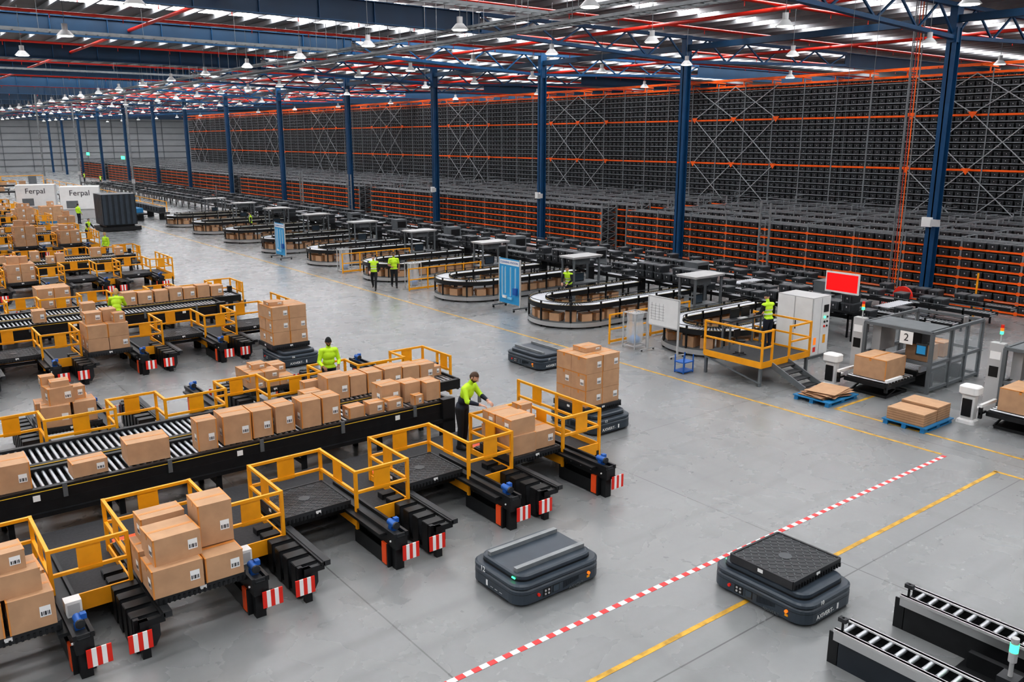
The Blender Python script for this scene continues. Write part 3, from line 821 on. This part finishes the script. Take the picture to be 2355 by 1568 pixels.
b.box(-.5,.1,.95,-.05,.14,1.25,BLACK);b.box(.1,.1,.95,.5,.14,1.25,BLACK);b.box(-.3,-.15,.95,.1,.0,.97,LGREY);b.obj('workbench',(22.85,17.05,zd))
# control cabinet
b=MB();b.box(0,0,.1,1.05,1.4,2.15,LGREY);b.box(.03,.03,0,1.02,1.37,.1,GREY);b.box(-.015,.02,.14,0,.68,2.12,WHITE);b.box(-.015,.72,.14,0,1.38,2.12,WHITE)
b.box(.03,-.015,.14,1.02,0,2.12,WHITE);b.box(.5,-.02,.14,.51,-.014,2.12,GREY)
for k in range(3): b.cyl((.72,-.015,1.1+.16*k),(.72,-.045,1.1+.16*k),.04,(RED,BLACK,GREENL)[k],10);b.cyl((.88,-.015,1.1+.16*k),(.88,-.045,1.1+.16*k),.035,BLACK,10)
b.box(.65,-.03,1.6,.92,-.015,1.85,BLACK);b.box(.15,-.02,.5,.3,-.015,.75,AMBER);b.box(.7,-.02,.5,.85,-.015,.8,YEL);b.box(-.03,.61,1.0,-.015,.65,1.3,BLACK)
b.box(.15,-.02,.25,.3,-.015,.42,RED)
b.obj('control_cabinet',(25.4,16.1,0))
b=MB();b.box(0,0,1.85,.06,1.35,2.62,WHITE);b.box(-.006,.05,1.92,0,1.3,2.56,REDL)
for y in(.2,1.15): b.cyl((.03,y,2.62),(.03,y,13.3),.008,GREY,5)
b.obj('red_information_display',(28.6,16.35,0))
b=MB();b.box(0,0,2.8,.06,1.25,3.5,GREY);b.box(-.006,.05,2.85,0,1.2,3.45,REDL);b.cyl((.03,.6,0),(.03,.6,2.8),.03,GREY,6);b.obj('red_information_display',(25.,73.7,0),rad(-20))
def flat(x,y,h,sp):
    b=MB();b.box(-.75,-.6,.11,.75,.6,.14,PLASTB)
    for yy in(-.5,0,.5): b.box(-.75,yy-.06,0,.75,yy+.06,.03,PLASTB)
    for xx in(-.65,0,.65):
        for yy in(-.5,0,.5): b.box(xx-.08,yy-.06,.03,xx+.08,yy+.06,.11,PLASTB)
    if sp:
        for k in range(int(h/.02)):
            M=Matrix.Translation((random.uniform(-.1,.1),random.uniform(-.08,.08),.145+.02*k))@Matrix.Rotation(random.uniform(-.3,.3),4,'Z')@Matrix.Rotation(random.uniform(-.0,.03),4,'Y');b.M=M
            b.box(-.58,-.42,0,.58,.42,.008,CARD if k%2 else CARD2)
        b.M=Matrix.Identity(4)
    else:
        for xx in(-.36,.36):
            for k in range(int((h+(.06 if xx>0 else 0))/.022)):
                b.box(xx-.34,-.5,.145+.022*k,xx+.34,.5,.145+.022*k+.017,CARD if (k%3) else CARD2)
    b.obj('pallet_of_flat_cartons',(x,y,0))
flat(21.85,13.2,.16,True);flat(21.85,10.45,.34,False)

# ------------------------------------------------------------------ case erector machines
def machine(x,y,num):
    b=MB()
    X1,Yw,H=3.2,2.1,1.85
    for xx in(0,1.2,2.2,X1):
        for yy in(0,Yw): b.box(xx-.05,yy-.05,0,xx+.05,yy+.05,H,GREY)
    for z in(.12,.9,H):
        for yy in(0,Yw): b.box(0,yy-.04,z-.045,X1,yy+.04,z+.045,GREY)
        for xx in(0,X1): b.box(xx-.04,0,z-.045,xx+.04,Yw,z+.045,GREY)
    for xa,xb in((.05,1.15),(1.25,2.15),(2.25,3.15)):
        for yy in(0,Yw): b.box(xa,yy-.006,.16,xb,yy+.006,H-.05,ACRY)
    b.box(0,.1,H,1.2,Yw-.1,H+.05,GREY);b.box(.3,Yw-.35,.95,1.2,Yw-.08,H-.06,LGREY)
    b.box(-.02,Yw+.05,.0,.22,Yw+.42,H+.1,LGREY);b.box(-.03,Yw+.12,1.0,-.02,Yw+.36,1.3,BLACK)
    b.box(.1,.4,.45,X1-.1,Yw-.4,.58,BLACK);b.box(.1,.3,.58,X1-.1,.36,.75,ROLL);b.box(.1,Yw-.36,.58,X1-.1,Yw-.3,.75,ROLL)
    xx=.2
    while xx<X1-.1:b.cyl((xx,.45,.6),(xx,Yw-.45,.6),.03,ROLL,6);xx+=.12
    for xx in(.8,1.7,2.6): b.box(xx-.06,.25,0,xx+.06,Yw-.25,.45,DARK)
    b.box(.8,.7,1.25,1.5,1.4,1.75,DARK);b.cyl((1.8,1.05,1.3),(1.8,1.05,1.8),.08,CHROME,10);b.box(1.15,.55,1.2,1.25,1.5,1.28,GALV)
    cbox(b,1.6,1.05,.64,.7,.7,.5,0,False);cbox(b,2.6,1.05,.64,.6,.7,.45,0,False)
    b.box(-1.6,.35,.34,-.05,Yw-.35,.46,BLACK);b.box(-1.4,.5,.0,-.2,Yw-.5,.08,BLACK)
    for k in range(9): b.cyl((-1.5+.17*k,.4,.50),(-1.5+.17*k,Yw-.4,.50),.03,ROLL,6)
    for yy in(.5,Yw-.5):
        b.beam((-1.4,yy,.06),(-.3,yy,.36),.04,.04,BLACK);b.beam((-1.4,yy,.36),(-.3,yy,.06),.04,.04,BLACK)
    b.box(-1.85,.26,.60,-1.0,.34,.68,WHITE);b.box(-1.85,Yw-.34,.60,-1.0,Yw-.26,.68,WHITE);b.box(-1.85,.26,.3,-1.77,.34,.6,BLACK);b.box(-1.85,Yw-.34,.3,-1.77,Yw-.26,.6,BLACK)
    for yy in(.28,Yw-.32): b.box(-1.85,yy,.40,-1.5,yy+.04,.46,BLACK)
    b.cyl((.1,Yw+.2,H+.1),(.1,Yw+.2,H+.35),.02,LGREY,6)
    for k,m in enumerate((GREENL,AMBER,RED)): b.cyl((.1,Yw+.2,H+.35+.09*k),(.1,Yw+.2,H+.43+.09*k),.045,m,10)
    b.box(-.07,.55,1.42,-.055,.95,1.80,PAPER)
    b.box(-.03,Yw+.1,1.5,-.022,Yw+.38,1.72,PAPER)
    b.box(-.08,.1,1.15,-.04,.42,1.5,DARK);b.box(-.085,.13,1.2,-.08,.39,1.45,CYAN)
    b.cyl((2.8,.35,H-.3),(2.8,.35,H+.1),.07,CHROME,10)
    o=b.obj('carton_forming_machine',(x,y,0))
    text('unit_number',num,.32,(-.078,.75,1.61),FACE_NX,INK,o)
    b=MB();cbox(b,0,0,0,1.1,1.0,.60,0,False);b.obj('open_carton',(x-.9,y+Yw/2,.535))
    b=MB();b.loft(0,0,.42,.5,.1,[(0,.0),(.08,.02),(.12,.08),(.75,.08),(.82,.0),(1.0,.0),(1.03,.03)],WHITE,4);b.box(-.17,-.12,.2,-.12,.12,.68,BLACK)
    b.box(.12,-.06,.25,.6,.06,.33,WHITE)
    b.obj('waste_bin',(x-1.45,y+Yw+.15,0))
machine(24.6,11.6,'2');machine(24.4,7.4,'3')
b=MB();b.cyl((-.12,0,.85),(.0,0,.85),.42,RED,24);b.cyl((-.14,0,.85),(-.12,0,.85),.16,BLACK,16);b.cyl((-.13,0,.85),(-.125,0,.85),.34,PIPE,24);b.box(-.05,-.04,.0,.03,.04,1.0,RED);b.box(.0,-.05,.7,.5,.05,.8,RED);b.obj('fire_hose_reel',(35.3,18.1,.0))
b=MB()
for dy in(-.22,.22): b.box(-.02,dy-.02,0,.02,dy+.02,13.2,GALV)
z=.3
while z<13: b.box(-.02,-.22,z,.02,.22,z+.03,GALV);z+=.35
b.cyl((-.06,-.13,0),(-.06,-.13,13.2),.026,ORG,8);b.cyl((-.06,.0,0),(-.06,.0,13.2),.02,RISER,8);b.cyl((-.05,.12,0),(-.05,.12,13.2),.018,GREY,8)
for k in range(5):b.cyl((-.06,-.1+.05*k,.6),(-.6,-.3+.1*k,.02),.02,PIPE,6)
b.obj('vertical_cable_riser',(37.7,19.9,0))
b=MB();b.box(-.12,-.1,0,.0,.35,.42,WHITE);b.box(-.3,-.5,.05,-.12,-.15,.35,LGREY);b.box(-.16,-.2,.1,-.1,.0,.3,WHITE)
dm=b.mesh('wireless_access_point')
for y,z in ((18.6,3.6),(45.9,3.4),(59.4,3.2)): put('wireless_access_point',dm,(CX-.25,y,z))
b=MB()
for dy in(-.3,.3): b.box(-.05,dy-.04,0,.05,dy+.04,4.2,GALV)
z=.3
while z<4.1: b.box(-.03,-.3,z,.03,.3,z+.05,GREY);z+=.55
b.box(-.5,-.6,0,.5,.6,.35,LGREY);b.box(-.3,-.35,.35,.3,.35,.8,BLACK)
sm=b.mesh('rack_shuttle_mast')
for y in(26.9,73.2,84):put('rack_shuttle_mast',sm,(37.4,y,0))
for x,y in((26.5,106),(27,137),(20.,122)):
    b=MB();b.cyl((0,0,0),(0,0,13.3),.11,GALV,10);b.box(-.2,-.2,0,.2,.2,.5,YEL);b.box(-.15,-.15,2.4,.15,.15,2.9,LGREY);b.obj('service_pole',(x,y,0))
b=MB()
for y in (9,11.5,13.8,16):
    b.beam((37.3,y,0),(37.3,y,1.9),.06,.06,YEL)
b.beam((37.3,9,1.2),(37.3,13.8,1.2),.04,.04,YEL)
b.obj('yellow_guard_posts')
b=MB();b.box(-1.3,-1.4,.5,1.3,1.4,3.0,SLATE2)
for k in range(6): b.box(-1.33,-1.35+.46*k,.55,-1.3,-1.05+.46*k,2.95,SLATE);b.box(-1.25+.44*k,-1.43,.55,-1.0+.44*k,-1.4,2.95,SLATE)
b.box(-1.5,-1.7,.05,1.5,1.4,.35,BLACK);b.box(-1.1,-1.2,.35,1.1,1.2,.5,BLACK)
for x in(-1.1,1.1):
    for y in(-1.3,1.1): b.cyl((x,y-.05,.08),(x,y+.05,.08),.08,BLACK,10)
b.obj('grey_storage_module',(17.6,77.0,0))
def packm(x,y,r):
    b=MB();b.box(-1.7,-1.1,.9,1.7,1.1,3.0,WHITE);b.box(-1.6,-1.0,0,1.6,1.0,.9,LGREY);b.box(-1.9,-.6,.8,-1.7,.6,1.1,BLACK)
    b.box(-1.72,-1.0,1.1,-1.7,-.2,1.6,GREY);b.box(-1.2,-1.12,1.0,-.2,-1.1,1.7,GREY)
    o=b.obj('packaging_machine',(x,y,0),r)
    text('maker_name','Ferpal',.72,(0,-1.12,2.4),FACE_NY,INK,o)
packm(15.0,97,rad(-15));packm(17.8,91,rad(-15))
b=MB()
for k in range(46):
    x=random.uniform(2,22);y=random.uniform(124,205);h=random.uniform(.8,2.4)
    m=random.choice((BLACK,DARK,GREY,LGREY,YEL,BLACK));w=random.uniform(1,3)
    b.box(x-w,y-.5,.7,x+w,y+.5,.9,m);b.box(x-w+.1,y-.4,0,x-w+.2,y+.4,.7,BLACK);b.box(x+w-.2,y-.4,0,x+w-.1,y+.4,.7,BLACK)
    if k%2: cbox(b,x,y,.9,.8,.7,.5,0,False)
    if k%3==0:
        for xx in(x-w,x+w): b.box(xx-.05,y-.5,0,xx+.05,y-.4,2.2,YEL)
        b.box(x-w,y-.5,2.1,x+w,y-.4,2.2,YEL)
    if k%4==0:b.box(x-.5,y+.1,.9,x+.5,y+.5,1+h,WHITE if k%8 else GREY)
b.obj('packing_workstations')
b=MB()
for k in range(40):
    b.box(21.+.0,84+k*.9,.75,21.6,84.6+k*.9,1.15,PLASTB)
    b.box(23+.0,84+k*.9,.75,23.6,84.6+k*.9,1.15,BIN)
for X in(21,23):
    b.box(X-.1,83,.6,X+.7,121,.74,BLACK)
    for q in range(10): b.box(X,84+4*q,0,X+.6,84.1+4*q,.6,BLACK)
b.obj('tote_line_conveyor')
b=MB()
for x,y,z in((36.5,151,4.2),(36.5,176,4.5)): b.box(x-.05,y-1,z,x+.05,y+1,z+.5,GREENL);b.box(x-.02,y-.05,0,x+.02,y+.05,z,GREY)
b.obj('green_status_beacons')
b=MB()
for k in range(14):
    y=92+k*5;b.beam((26.0,y,0),(26.0,y,1.1),.07,.07,YEL);b.beam((26.0,y,1.1),(26.0,y+5,1.1),.06,.06,YEL);b.beam((26.0,y,.6),(26.0,y+5,.6),.06,.06,YEL)
b.obj('guard_rail')

# ------------------------------------------------------------------ people
SK1=mat('skin_light',(.62,.36,.26),.5);SK2=mat('skin_brown',(.26,.13,.075),.5)
HV=mat('hi_vis_yellow',(.56,.86,.03),.6,0,.12,6);BLK=mat('black_fabric',(.012,.013,.016),.8);NAVY=mat('navy_fabric',(.015,.02,.035),.8)
REFL=mat('reflective_tape',(.65,.66,.66),.3);HAIRD=mat('hair_dark',(.02,.014,.01),.6);HAIRB=mat('hair_brown',(.07,.035,.018),.6);HAIRL=mat('hair_blonde',(.5,.33,.14),.6)
EYEW=mat('eye_white',(.8,.8,.78),.3);LIP=mat('lips',(.42,.14,.12),.5);BOOT=mat('boot',(.02,.018,.016),.6)
def segd(p,a,b_):
    d=b_-a;t=max(0,min(1,(p-a).dot(d)/max(d.length_squared,1e-9)));return (p-(a+d*t)).length,t
def person(name,loc,yaw,lean=0.,knees=None,ankles=None,elbows=None,wrists=None,headpitch=0.,headyaw=0.,skin=SK1,hair=HAIRD,beard=False,cap=None,style='shirt',scale=1.,pants=NAVY,longhair=False,vox=.016,sleeve='short'):
    V=Vector
    Rl=Matrix.Rotation(lean,3,'X')
    piv=V((0,0,.95))
    def L(p): return piv+Rl@(V(p)-piv)
    pel=V((0,0,.95));wai=L((0,0,1.1));che=L((0,0,1.28));upc=L((0,.01,1.40));nk=L((0,.012,1.49));hb=L((0,-.005,1.56))
    sh=[L((s*.185,.01,1.41)) for s in(1,-1)]
    hp=[V((s*.095,0,.9)) for s in(1,-1)]
    kn=[V(k) for k in (knees or ((.1,-.02,.49),(-.1,-.02,.49)))]
    an=[V(k) for k in (ankles or ((.1,.02,.09),(-.1,.02,.09)))]
    el=[V(k) for k in (elbows or ((.25,.03,1.13),(-.25,.03,1.13)))]
    wr=[V(k) for k in (wrists or ((.25,-.1,.9),(-.25,-.1,.9)))]
    b=MB()
    Rt=Rl
    b.ell(pel,(.17,.125,.13),BLK,16,10,Rt);b.ell(wai,(.165,.125,.14),BLK,16,10,Rt);b.ell(che,(.185,.13,.17),BLK,16,10,Rt);b.ell(upc,(.175,.11,.10),BLK,16,10,Rt)
    b.caps([upc,nk,hb+(hb-nk)*.5],[.085,.058,.055],BLK)
    bones=[('torso',pel,L((0,0,1.45)),.15),('neck',nk,hb,.055)]
    for i in range(2):
        b.caps([sh[i]+(upc-sh[i])*.4,sh[i],sh[i]+(el[i]-sh[i])*.45,el[i],el[i]+(wr[i]-el[i])*.35,wr[i]],[.085,.077,.062,.052,.050,.033],BLK)
        b.caps([pel+(hp[i]-pel)*.6,hp[i],hp[i]+(kn[i]-hp[i])*.5,kn[i],kn[i]+(an[i]-kn[i])*.35,an[i]],[.11,.105,.088,.067,.066,.052],BLK)
        toe=an[i]+V((0,-.15,-.045));heel=an[i]+V((0,.04,-.045))
        b.caps([heel,toe],[.045,.042],BLK);b.caps([an[i],an[i]+V((0,-.08,-.02))],[.05,.045],BLK)
        bones+= [('uarm',sh[i],el[i],.06),('farm',el[i],wr[i],.04),('leg',hp[i],an[i],.07),('foot',heel,toe,.045)]
    me=b.mesh('tmp');ob=bpy.data.objects.new('tmp',me);COL.objects.link(ob)
    r=ob.modifiers.new('r','REMESH');r.mode='VOXEL';r.voxel_size=vox
    s=ob.modifiers.new('s','SMOOTH');s.factor=.5;s.iterations=3
    dg=bpy.context.evaluated_depsgraph_get();dg.update();ev=ob.evaluated_get(dg);em=ev.to_mesh()
    out=MB();out.v=[tuple(v.co) for v in em.vertices]
    for p in em.polygons:
        c=p.center;best=None
        for nm,a,e,rd in bones:
            d,t=segd(c,a,e)
            if best is None or d-rd<best[0]: best=(d-rd,nm,t,a,e)
        nm,t=best[1],best[2]
        u=(c-pel).dot((nk-pel).normalized())/(nk-pel).length
        m=BLK
        if nm=='foot': m=BOOT
        elif nm=='leg': m=pants if c.z<.9 or u<.02 else HV
        elif nm=='neck': m=skin if u>.97 else HV
        elif nm=='torso':
            if style=='vest': 
                m=REFL if (.25<u<.33 or .5<u<.57) else HV
                if abs((Rl.inverted()@(c-piv)).x)>.165 : m=BLK
            elif style=='jacket': m=NAVY if u<.42 else HV
            else: m=HV
            if u<-.02: m=pants
        elif nm=='uarm':
            if style=='vest': m=BLK if t>.05 else HV
            elif style=='jacket': m=HV
            else: m=HV if (t<.75 or sleeve=='long') else skin
        elif nm=='farm':
            m=skin
            if style in('vest',) : m=BLK if t<.93 else skin
            if style=='jacket': m=(HV if t<.15 else NAVY) if t<.9 else skin
            if sleeve=='long' and style=='shirt': m=HV if t<.9 else skin
        out.f.append(tuple(p.vertices));out.m.append(out.mi(m));out.sm.append(True)
    ev.to_mesh_clear();bpy.data.objects.remove(ob)
    for i in range(2):
        d=(wr[i]-el[i]).normalized();s=1 if i==0 else -1
        side_=V((0,0,1)).cross(d)
        if side_.length<.3: side_=V((0,1,0)).cross(d)
        side_.normalize();nrm=d.cross(side_).normalized()
        if nrm.z>0: nrm=-nrm
        Rm=Matrix((side_,d,nrm)).transposed()
        out.ell(wr[i]+d*.055,(.042,.055,.018),skin,12,8,Rm)
        for k,(o_,ln) in enumerate(((-.031,.062),(-.0105,.075),(.0105,.080),(.031,.07))):
            k0=wr[i]+d*.092+side_*o_*-s;k1=k0+d*ln*.45+nrm*ln*.12;k2=k1+d*ln*.28+nrm*ln*.22;k3=k2+d*ln*.12+nrm*ln*.25
            out.caps([k0,k1,k2,k3],[.0098,.009,.008,.0068],skin,8)
        t0=wr[i]+d*.03+side_*.032*-s;t1=t0+side_*.022*-s+d*.025+nrm*.008;t2=t1+side_*.006*-s+d*.03+nrm*.01
        out.caps([t0,t1,t2],[.013,.0105,.008],skin,8)
    Rh=Matrix.Rotation(headyaw,3,'Z')@Matrix.Rotation(lean*.35+headpitch,3,'X')
    hc=hb+Rh@V((0,-.012,.105))
    def H(p): return hc+Rh@V(p)
    def shell(scale_,test,mt,n=28,m=20):
        fs=[];vs_=[]
        def P_(j,k):
            ph=math.pi*j/m;t=2*math.pi*k/n
            x=.077*math.sin(ph)*math.cos(t);y=.097*math.sin(ph)*math.sin(t);z=.122*math.cos(ph)
            if z<0:
                f=1-.38*(z/-.122)**1.4
                x*=f;y*=(1-.22*(-z/.122)) if y<0 else (1-.45*(-z/.122))
                if y<0: y-=.008*(-z/.122)
            return (x*scale_[0],y*scale_[1],z*scale_[2])
        for j in range(m+1):
            for k in range(n): vs_.append(P_(j,k))
        for j in range(m):
            for k in range(n):
                q=[j*n+k,(j+1)*n+k,(j+1)*n+(k+1)%n,j*n+(k+1)%n]
                c=[sum(vs_[a][e] for a in q)/4 for e in range(3)]
                if test(c): fs.append(tuple(q))
        out.add([H(p) for p in vs_],fs,mt,True)
    shell((1,1,1),lambda c:True,skin)
    if cap: shell((1.14,1.12,1.16),lambda c:c[2]>.03-.25*max(0,c[1]),cap)
    else: shell((1.09,1.07,1.07),lambda c:c[2]>.062 or (c[1]>-.012 and c[2]>-.045-(.0 if not longhair else .1)),hair)
    if longhair: out.ell(H((0,.085,-.03)),(.07,.045,.12),hair,12,8,Rh)
    if beard: shell((1.04,1.05,1.03),lambda c:c[2]<-.042 and c[1]<.02 and not(abs(c[0])<.02 and -.06<c[2]<-.045),hair)
    out.caps([H((0,-.096,.012)),H((0,-.112,-.022))],[.008,.014],skin,8)
    for s in(-1,1):
        out.ell(H((s*.03,-.085,.014)),(.013,.009,.008),EYEW,10,6,Rh);out.ell(H((s*.03,-.0925,.014)),(.005,.004,.005),HAIRD,8,6,Rh)
        out.caps([H((s*.017,-.094,.033)),H((s*.045,-.084,.034))],[.0045,.0035],hair,6)
        out.ell(H((s*.08,.008,-.002)),(.010,.02,.031),skin,10,8,Rh)
    out.ell(H((0,-.089,-.052)),(.024,.008,.006),LIP,10,6,Rh)
    o=out.obj(name,loc,yaw);o.scale=(scale,)*3
    return o
person('warehouse_worker',(10.35,15.22,ZD),rad(26),lean=.40,elbows=((.26,-.30,1.16),(-.26,-.27,1.14)),wrists=((.17,-.53,1.08),(-.13,-.50,1.07)),
       headpitch=.3,hair=HAIRB,beard=True,style='jacket',pants=BLK,vox=.013,scale=1.08)
person('warehouse_worker',(9.6,20.45,ZD),rad(-15),lean=.12,elbows=((.27,-.05,1.12),(-.27,-.08,1.12)),wrists=((.2,-.32,1.04),(-.2,-.34,1.04)),
       headpitch=.15,headyaw=-.1,skin=SK2,hair=HAIRD,beard=True,cap=BLK,style='shirt',sleeve='long',vox=.013,scale=1.0)
person('warehouse_worker',(20.4,37.7,0),rad(-35),knees=((.1,-.16,.51),(-.1,.05,.5)),ankles=((.1,-.28,.10),(-.1,.36,.16)),elbows=((.25,.08,1.15),(-.25,-.02,1.14)),wrists=((.22,.02,.9),(-.2,-.22,.98)),
       style='vest',hair=HAIRD,pants=BLK,scale=.98)
person('warehouse_worker',(21.5,37.6,0),rad(-25),knees=((.1,-.1,.5),(-.1,.0,.5)),ankles=((.1,-.14,.09),(-.1,.2,.12)),elbows=((.26,.06,1.14),(-.26,.02,1.14)),wrists=((.24,-.06,.9),(-.15,-.2,1.1)),
       style='shirt',skin=SK2,hair=HAIRD,pants=BLK,scale=1.03)
person('warehouse_worker',(23.35,16.4,zd),rad(170),lean=.15,elbows=((.27,-.1,1.15),(-.27,-.12,1.15)),wrists=((.18,-.38,1.05),(-.18,-.38,1.05)),headpitch=.2,style='vest',cap=BLK,pants=NAVY,vox=.015)
person('warehouse_worker',(7.0,32.0,ZD),rad(160),lean=.4,elbows=((.27,-.3,1.15),(-.27,-.28,1.12)),wrists=((.15,-.52,1.1),(-.15,-.5,1.1)),headpitch=.2,style='shirt',hair=HAIRL,longhair=True,pants=NAVY,sleeve='long')
person('warehouse_worker',(12.3,57.2,0),rad(-60),style='shirt',hair=HAIRL,pants=NAVY,sleeve='long')
person('warehouse_worker',(13.6,68.6,0),rad(40),lean=.3,elbows=((.27,-.3,1.12),(-.27,-.28,1.12)),wrists=((.15,-.5,1.0),(-.15,-.5,1.0)),style='vest',pants=NAVY)
person('warehouse_worker',(16.2,84.5,0),rad(120),style='shirt',pants=NAVY,sleeve='long')
person('warehouse_worker',(25.7,28.9,0),rad(-70),lean=.3,style='vest',pants=NAVY,wrists=((.15,-.4,1.0),(-.15,-.4,1.0)),elbows=((.26,-.2,1.15),(-.26,-.2,1.15)))
for x,y,z in((25,66.1,0),(33,152,0),(33,164,0),(2.6,31.9,ZD)):
    person('warehouse_worker',(x,y,z),rad(random.uniform(0,360)),style='vest',pants=NAVY,vox=.02)

# ------------------------------------------------------------------ world, camera
w=bpy.data.worlds.new('world');sc.world=w;w.use_nodes=True
w.node_tree.nodes['Background'].inputs[0].default_value=(.6,.7,.8,1);w.node_tree.nodes['Background'].inputs[1].default_value=.5
f=1950.;ps=rad(52.25);th=math.atan(464/1950.)
F=Vector((math.cos(ps)*math.cos(th),math.sin(ps)*math.cos(th),-math.sin(th)));R=Vector((math.sin(ps),-math.cos(ps),0));U=R.cross(F)
cam=bpy.data.cameras.new('camera');cam.sensor_width=36;cam.lens=36*f/2355;cam.clip_end=500;cam.clip_start=.1
co=bpy.data.objects.new('camera',cam);COL.objects.link(co)
M=Matrix((R,U,-F)).transposed().to_4x4();M.translation=(0,0,7.4);co.matrix_world=M
sc.camera=co
sc.view_settings.view_transform='Standard'
try: sc.view_settings.look='Medium High Contrast'
except Exception: sc.view_settings.look='None'
sc.view_settings.exposure=0.45
